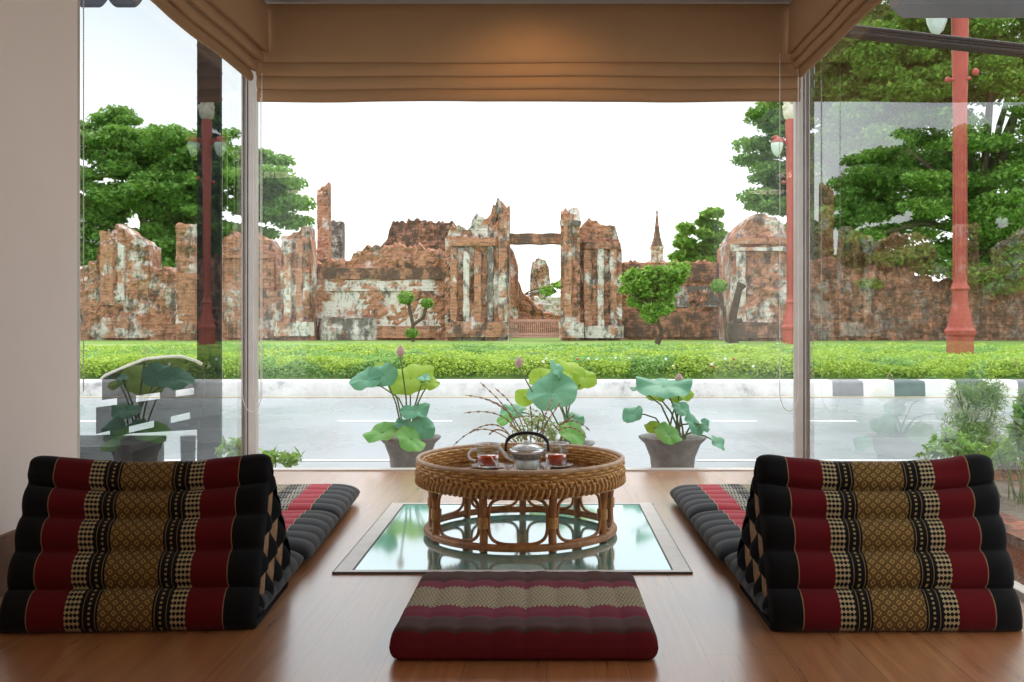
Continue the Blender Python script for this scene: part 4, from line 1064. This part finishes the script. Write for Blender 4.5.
# ------------------------------------------------------------ lotus pots
def lotus(label, px, D, rim_py, rimw, leaves, buds, wide=1.0):
    base = P(px, 0, D); rz = P(0, rim_py, D).z; zb = GZ + .012
    t = thing('potted_lotus', label, 'potted plant', (base.x, D, zb)); H_ = rz - zb; Rr = rimw / 2 * D / F
    k = MB(); k.lathe([(.0005, 0), (Rr * .72, 0), (Rr * .74, .03), (Rr * .60, .06), (Rr * .60, H_ * .45), (Rr * .66, H_ * .72), (Rr * .82, H_ * .90), (Rr * .97, H_ * .965), (Rr, H_ * .985), (Rr * .98, H_), (Rr * .86, H_ * .985), (Rr * .74, H_ * .93), (Rr * .70, H_ * .88), (.0005, H_ * .88)], n=40)
    k.build('pot', M['pot'], t)
    k = MB(); k.lathe([(.0005, H_ * .93), (Rr * .74, H_ * .93)], n=30); k.build('soil', M['soil'], t)
    for li, (lx, ly, w, h, roll, m, dy) in enumerate(leaves):
        c = P(lx, ly, D + dy); rad = w * D / F; tilt = math.asin(min(1, h / w)) if h < w else PI / 2
        k = MB(); nr, na = 9, 44; pts = []; rotm = Matrix.Rotation(R(-roll), 3, 'Y') @ Matrix.Rotation(tilt, 3, 'X')
        for i in range(nr + 1):
            r_ = i / nr; row = []
            for j in range(na):
                a = 2 * PI * j / na
                wv = r_ ** 2 * (.10 * math.sin(a * 3 + li * 2.1) + .07 * math.sin(a * 5 + li * 1.3) + .03 * math.sin(a * 9 + li))
                ve = .012 * abs(math.sin(a * 8)) * r_
                rr = r_ * (1 + .07 * math.sin(a * 2 + li) + .04 * math.sin(a * 5 + li * 3))
                v = Vector((rr * math.cos(a), rr * math.sin(a), wv + ve - .16 * (1 - r_) ** 2 - .22 * r_ ** 2.5 * abs(math.sin(a + li)) )) * rad
                row.append(rotm @ v + c - base.copy().xyz.lerp(base, 1) )
            pts.append(row)
        off_ = Vector((base.x, D, zb)); pts = [[p + base - off_ for p in r] for r in pts]
        k.grid(pts, closev=True); k.build('leaf', m, t)
        # stem
        foot = Vector((random.uniform(-.4, .4) * Rr * .8, random.uniform(-.3, .3) * Rr, H_ * .92)); top = c - off_ - rotm @ Vector((0, 0, .14 * rad))
        midp = foot.lerp(top, .5) + Vector(((top.x - foot.x) * -.12, 0, abs(top.x - foot.x) * .25))
        k = MB(); k.tube([foot, foot.lerp(midp, .5) + Vector((0, 0, .01)), midp, midp.lerp(top, .5) + Vector((0, 0, .01)), top], [.006, .0055, .005, .0045, .004], 6); k.build('stem', M['stem'], t)
    for (bx, by, dy) in buds:
        c = P(bx, by, D + dy) - Vector((base.x, D, zb)); foot = Vector(((c.x) * .2, 0, H_ * .92))
        k = MB(); k.lathe([(.0005, -.030), (.016, -.022), (.024, -.004), (.020, .018), (.008, .036), (.0005, .042)], c=c, n=12); b_ = k.build('bud', M['bud'], t)
        k = MB(); k.tube([foot, foot.lerp(c, .5) + Vector((.01, 0, 0)), c - Vector((0, 0, .028))], [.006, .005, .0045], 6); k.build('stem', M['stem'], t)
    return t
T_, G_, L_ = M['lotus_teal'], M['lotus_green'], M['lotus_lime']
lotus('grey pot of lotus with a tall pink bud, left of the tea table', 410, 5.72, 436, 62,
      [(410, 376, 24, 15, 5, L_, .10), (384, 371, 12, 8, -25, L_, .14), (365, 378, 16, 10, 12, T_, -.05), (383, 374, 14, 12, 25, T_, -.06), (430, 381, 11, 6, -15, L_, .02), (424, 377, 7, 2.5, -5, T_, 0), (415, 408.5, 15, 6.5, 3, T_, -.05), (403, 423, 9, 4.5, -5, T_, -.06),
       (381, 431, 17, 8, 8, G_, -.12), (423, 427, 13, 11, -40, T_, -.10), (412, 438, 16, 7.5, -30, G_, -.2)], [(400.5, 352, 0)])
lotus('grey pot of lotus with a large teal leaf, directly behind the tea table', 566, 6.1, 442, 58,
      [(572, 372, 22, 13, -25, L_, .12), (540, 376, 12, 9, 15, L_, .10), (552, 390, 24, 18, 12, T_, -.04), (585, 376, 13, 9, -20, L_, .06), (524, 397, 10, 9, 40, L_, .05), (557, 368, 11, 4, -60, T_, .0), (505, 418, 9, 5, 20, G_, -.05), (512, 410, 13, 7, 10, T_, .04), (573, 432, 15, 9, -38, G_, -.15), (575, 418, 10, 6, -20, T_, .02)], [(519, 363, 0)])
lotus('grey pot of lotus with a flat wide top leaf, right of the tea table', 672.5, 5.62, 436, 68,
      [(664, 383, 28, 8.5, -3, T_, -.04), (676, 392, 17, 7, -3, L_, .10), (655, 394, 11, 6, -8, L_, .08), (681, 393, 12, 6, 5, L_, .08), (632, 413, 12, 6, 38, T_, 0), (682, 408, 11, 5.5, -28, T_, -.04), (635, 388, 5, 2, 0, T_, 0), (669, 433, 13, 9, -25, G_, -.2), (654, 427, 9, 6, -10, L_, -.05),
       (695, 423, 12, 7, -48, T_, -.08), (706, 425, 7, 5, -60, T_, -.1), (719, 442, 10, 4.5, -40, T_, -.1)], [(679, 380, .05)])

# twiggy willow plant behind the table
tt_ = thing('catkin_willow', 'low plant of thin arching twigs with red-brown catkins behind the teapot', 'potted plant'); D = 5.55
pz = P(533, 470, D); k = MB(); zb = GZ + .012
k.lathe([(.0005, zb), (.09, zb), (.12, pz.z + .02), (.135, pz.z + .03), (.12, pz.z + .045), (.10, pz.z + .01), (.0005, pz.z + .01)], c=(pz.x, D, 0), n=30); k.build('pot', M['pot'], tt_)
ends = [((453, 446), (478, 420)), ((465, 395), (505, 400)), ((464, 413), (500, 408)), ((480, 382), (505, 405)), ((470, 432), (495, 418)), ((495, 388), (515, 405)), ((483, 398), (508, 408)), ((489, 435), (496, 425)), ((590, 431), (572, 412)), ((587, 438), (570, 420)), ((561, 402), (548, 420)), ((553, 398), (545, 415)), ((540, 412), (538, 425)), ((530, 405), (533, 425)), ((575, 415), (560, 425)), ((510, 425), (520, 432)), ((548, 425), (541, 432)), ((522, 415), (528, 428))]
for (ex, ey), (mx_, my_) in ends:
    b0 = P(random.uniform(524, 544), 462, D); m1 = P((mx_ * 2 + 533) / 3, (my_ * 2 + 440) / 3 - 4, D + random.uniform(-.1, .1)); m2 = P(mx_, my_, D + random.uniform(-.1, .1)); e = P(ex, ey, D + random.uniform(-.1, .1))
    pts = []
    for i in range(21):
        f = i / 20; a = b0.lerp(m1, f); b = m1.lerp(m2, f); c = m2.lerp(e, f); a = a.lerp(b, f); b = b.lerp(c, f); pts.append(a.lerp(b, f))
    k = MB(); k.tube(pts, [.0045 - .0025 * i / 20 for i in range(21)], 5); br = k.build('twig', M['twig'], tt_)
    k = MB()
    for i in range(9, 21, 2):
        dv = (pts[i] - pts[i - 1]).normalized(); k.tube([pts[i] - dv * .014, pts[i], pts[i] + dv * .014], [.002, .0062, .0018], 6)
    k.build('catkin', M['catkin'], br)
blobs = [(pz.x + dx, D, P(0, 432, D).z + dz, .10, .08, .07) for dx, dz in ((-.06, 0), (.06, .02), (0, .06), (.1, -.02))]
leaf_mesh('small_leaves', blob_points(blobs, 420, 8, .1), .028, M['grey_leaf'], tt_)

# leafy seedlings at the left foot of the window, bushes right
def shrub(name, label, D, lumps, n, ls, m, seed, asp=.4, ground=GZ + .012, shell=.1, up=.4):
    t = thing(name, label, 'shrub'); bl = [(P(x, y, D + dy).x, D + dy, P(x, y, D + dy).z, r_ * D / F, r_ * D / F * .8, r2 * D / F) for x, y, r_, r2, dy in lumps]
    k = MB()
    for b in bl:
        for q in range(4):
            x = b[0] + random.uniform(-.5, .5) * b[3]; k.tube([Vector((sum(c[0] for c in bl) / len(bl) + random.uniform(-.08, .08), D, ground)), Vector((x, b[1], b[2] - b[5] * .3)), Vector((x * 1.0 + random.uniform(-.03, .03), b[1], b[2] + b[5] * .8))], [.006, .004, .002], 5)
    k.build('stem', M['stem'], t); leaf_mesh('foliage', blob_points(bl, n, seed, shell), ls, m, t, seed=seed, asp=asp, up=up); return t
shrub('leafy_shrub', 'small bright leafy shrub outside the corner post by the left cushion', 5.75, [(268, 457, 16, 9, 0), (290, 459, 14, 8, .05), (233, 450, 14, 11, -.1)], 260, .08, M['bush_leaf'], 31, .28)
shrub('feathery_shrub', 'feathery grey-green bush outside the right window', 5.6, [(975, 430, 30, 30, 0), (965, 400, 18, 20, .1), (990, 395, 18, 16, 0), (985, 455, 34, 20, -.1)], 9000, .042, M['grey_leaf'], 32, .16, up=0)
shrub('leafy_shrub', 'bright green leafy shrub at the right edge of the picture', 4.6, [(1025, 430, 20, 34, 0), (1012, 452, 28, 14, .2), (1030, 400, 14, 16, 0), (985, 460, 22, 10, .3)], 620, .075, M['bush_leaf'], 33, .35)
shrub('leafy_shrub', 'low pale-leaved shrub just behind the right triangle cushion', 5.0, [(935, 452, 20, 9, 0), (950, 440, 18, 10, .1), (965, 450, 20, 9, 0)], 420, .045, M['hedge_green'], 34, .5)
t = thing('brick_planter', 'low weathered brick planter edge outside the right window', 'planter', (0, 0, 0))
k = MB(); x0 = 1.72; k.box(x0, 2.4, GZ + .012, x0 + .12, 5.4, -.02); k.box(x0, 5.3, GZ + .012, 3.6, 5.42, -.02); k.build('wall', M['ruin_brick'], t)
k = MB(); k.box(x0 - .02, 2.4, -.02, x0 + .14, 5.42, .02); k.box(x0 - .02, 5.28, -.02, 3.6, 5.44, .02); k.build('coping', M['ruin_dark'], t)
k = MB(); k.box(x0 + .12, 2.4, GZ + .012, 3.6, 5.3, -.06); k.build('soil', M['soil'], t)
bpy.context.view_layer.update()
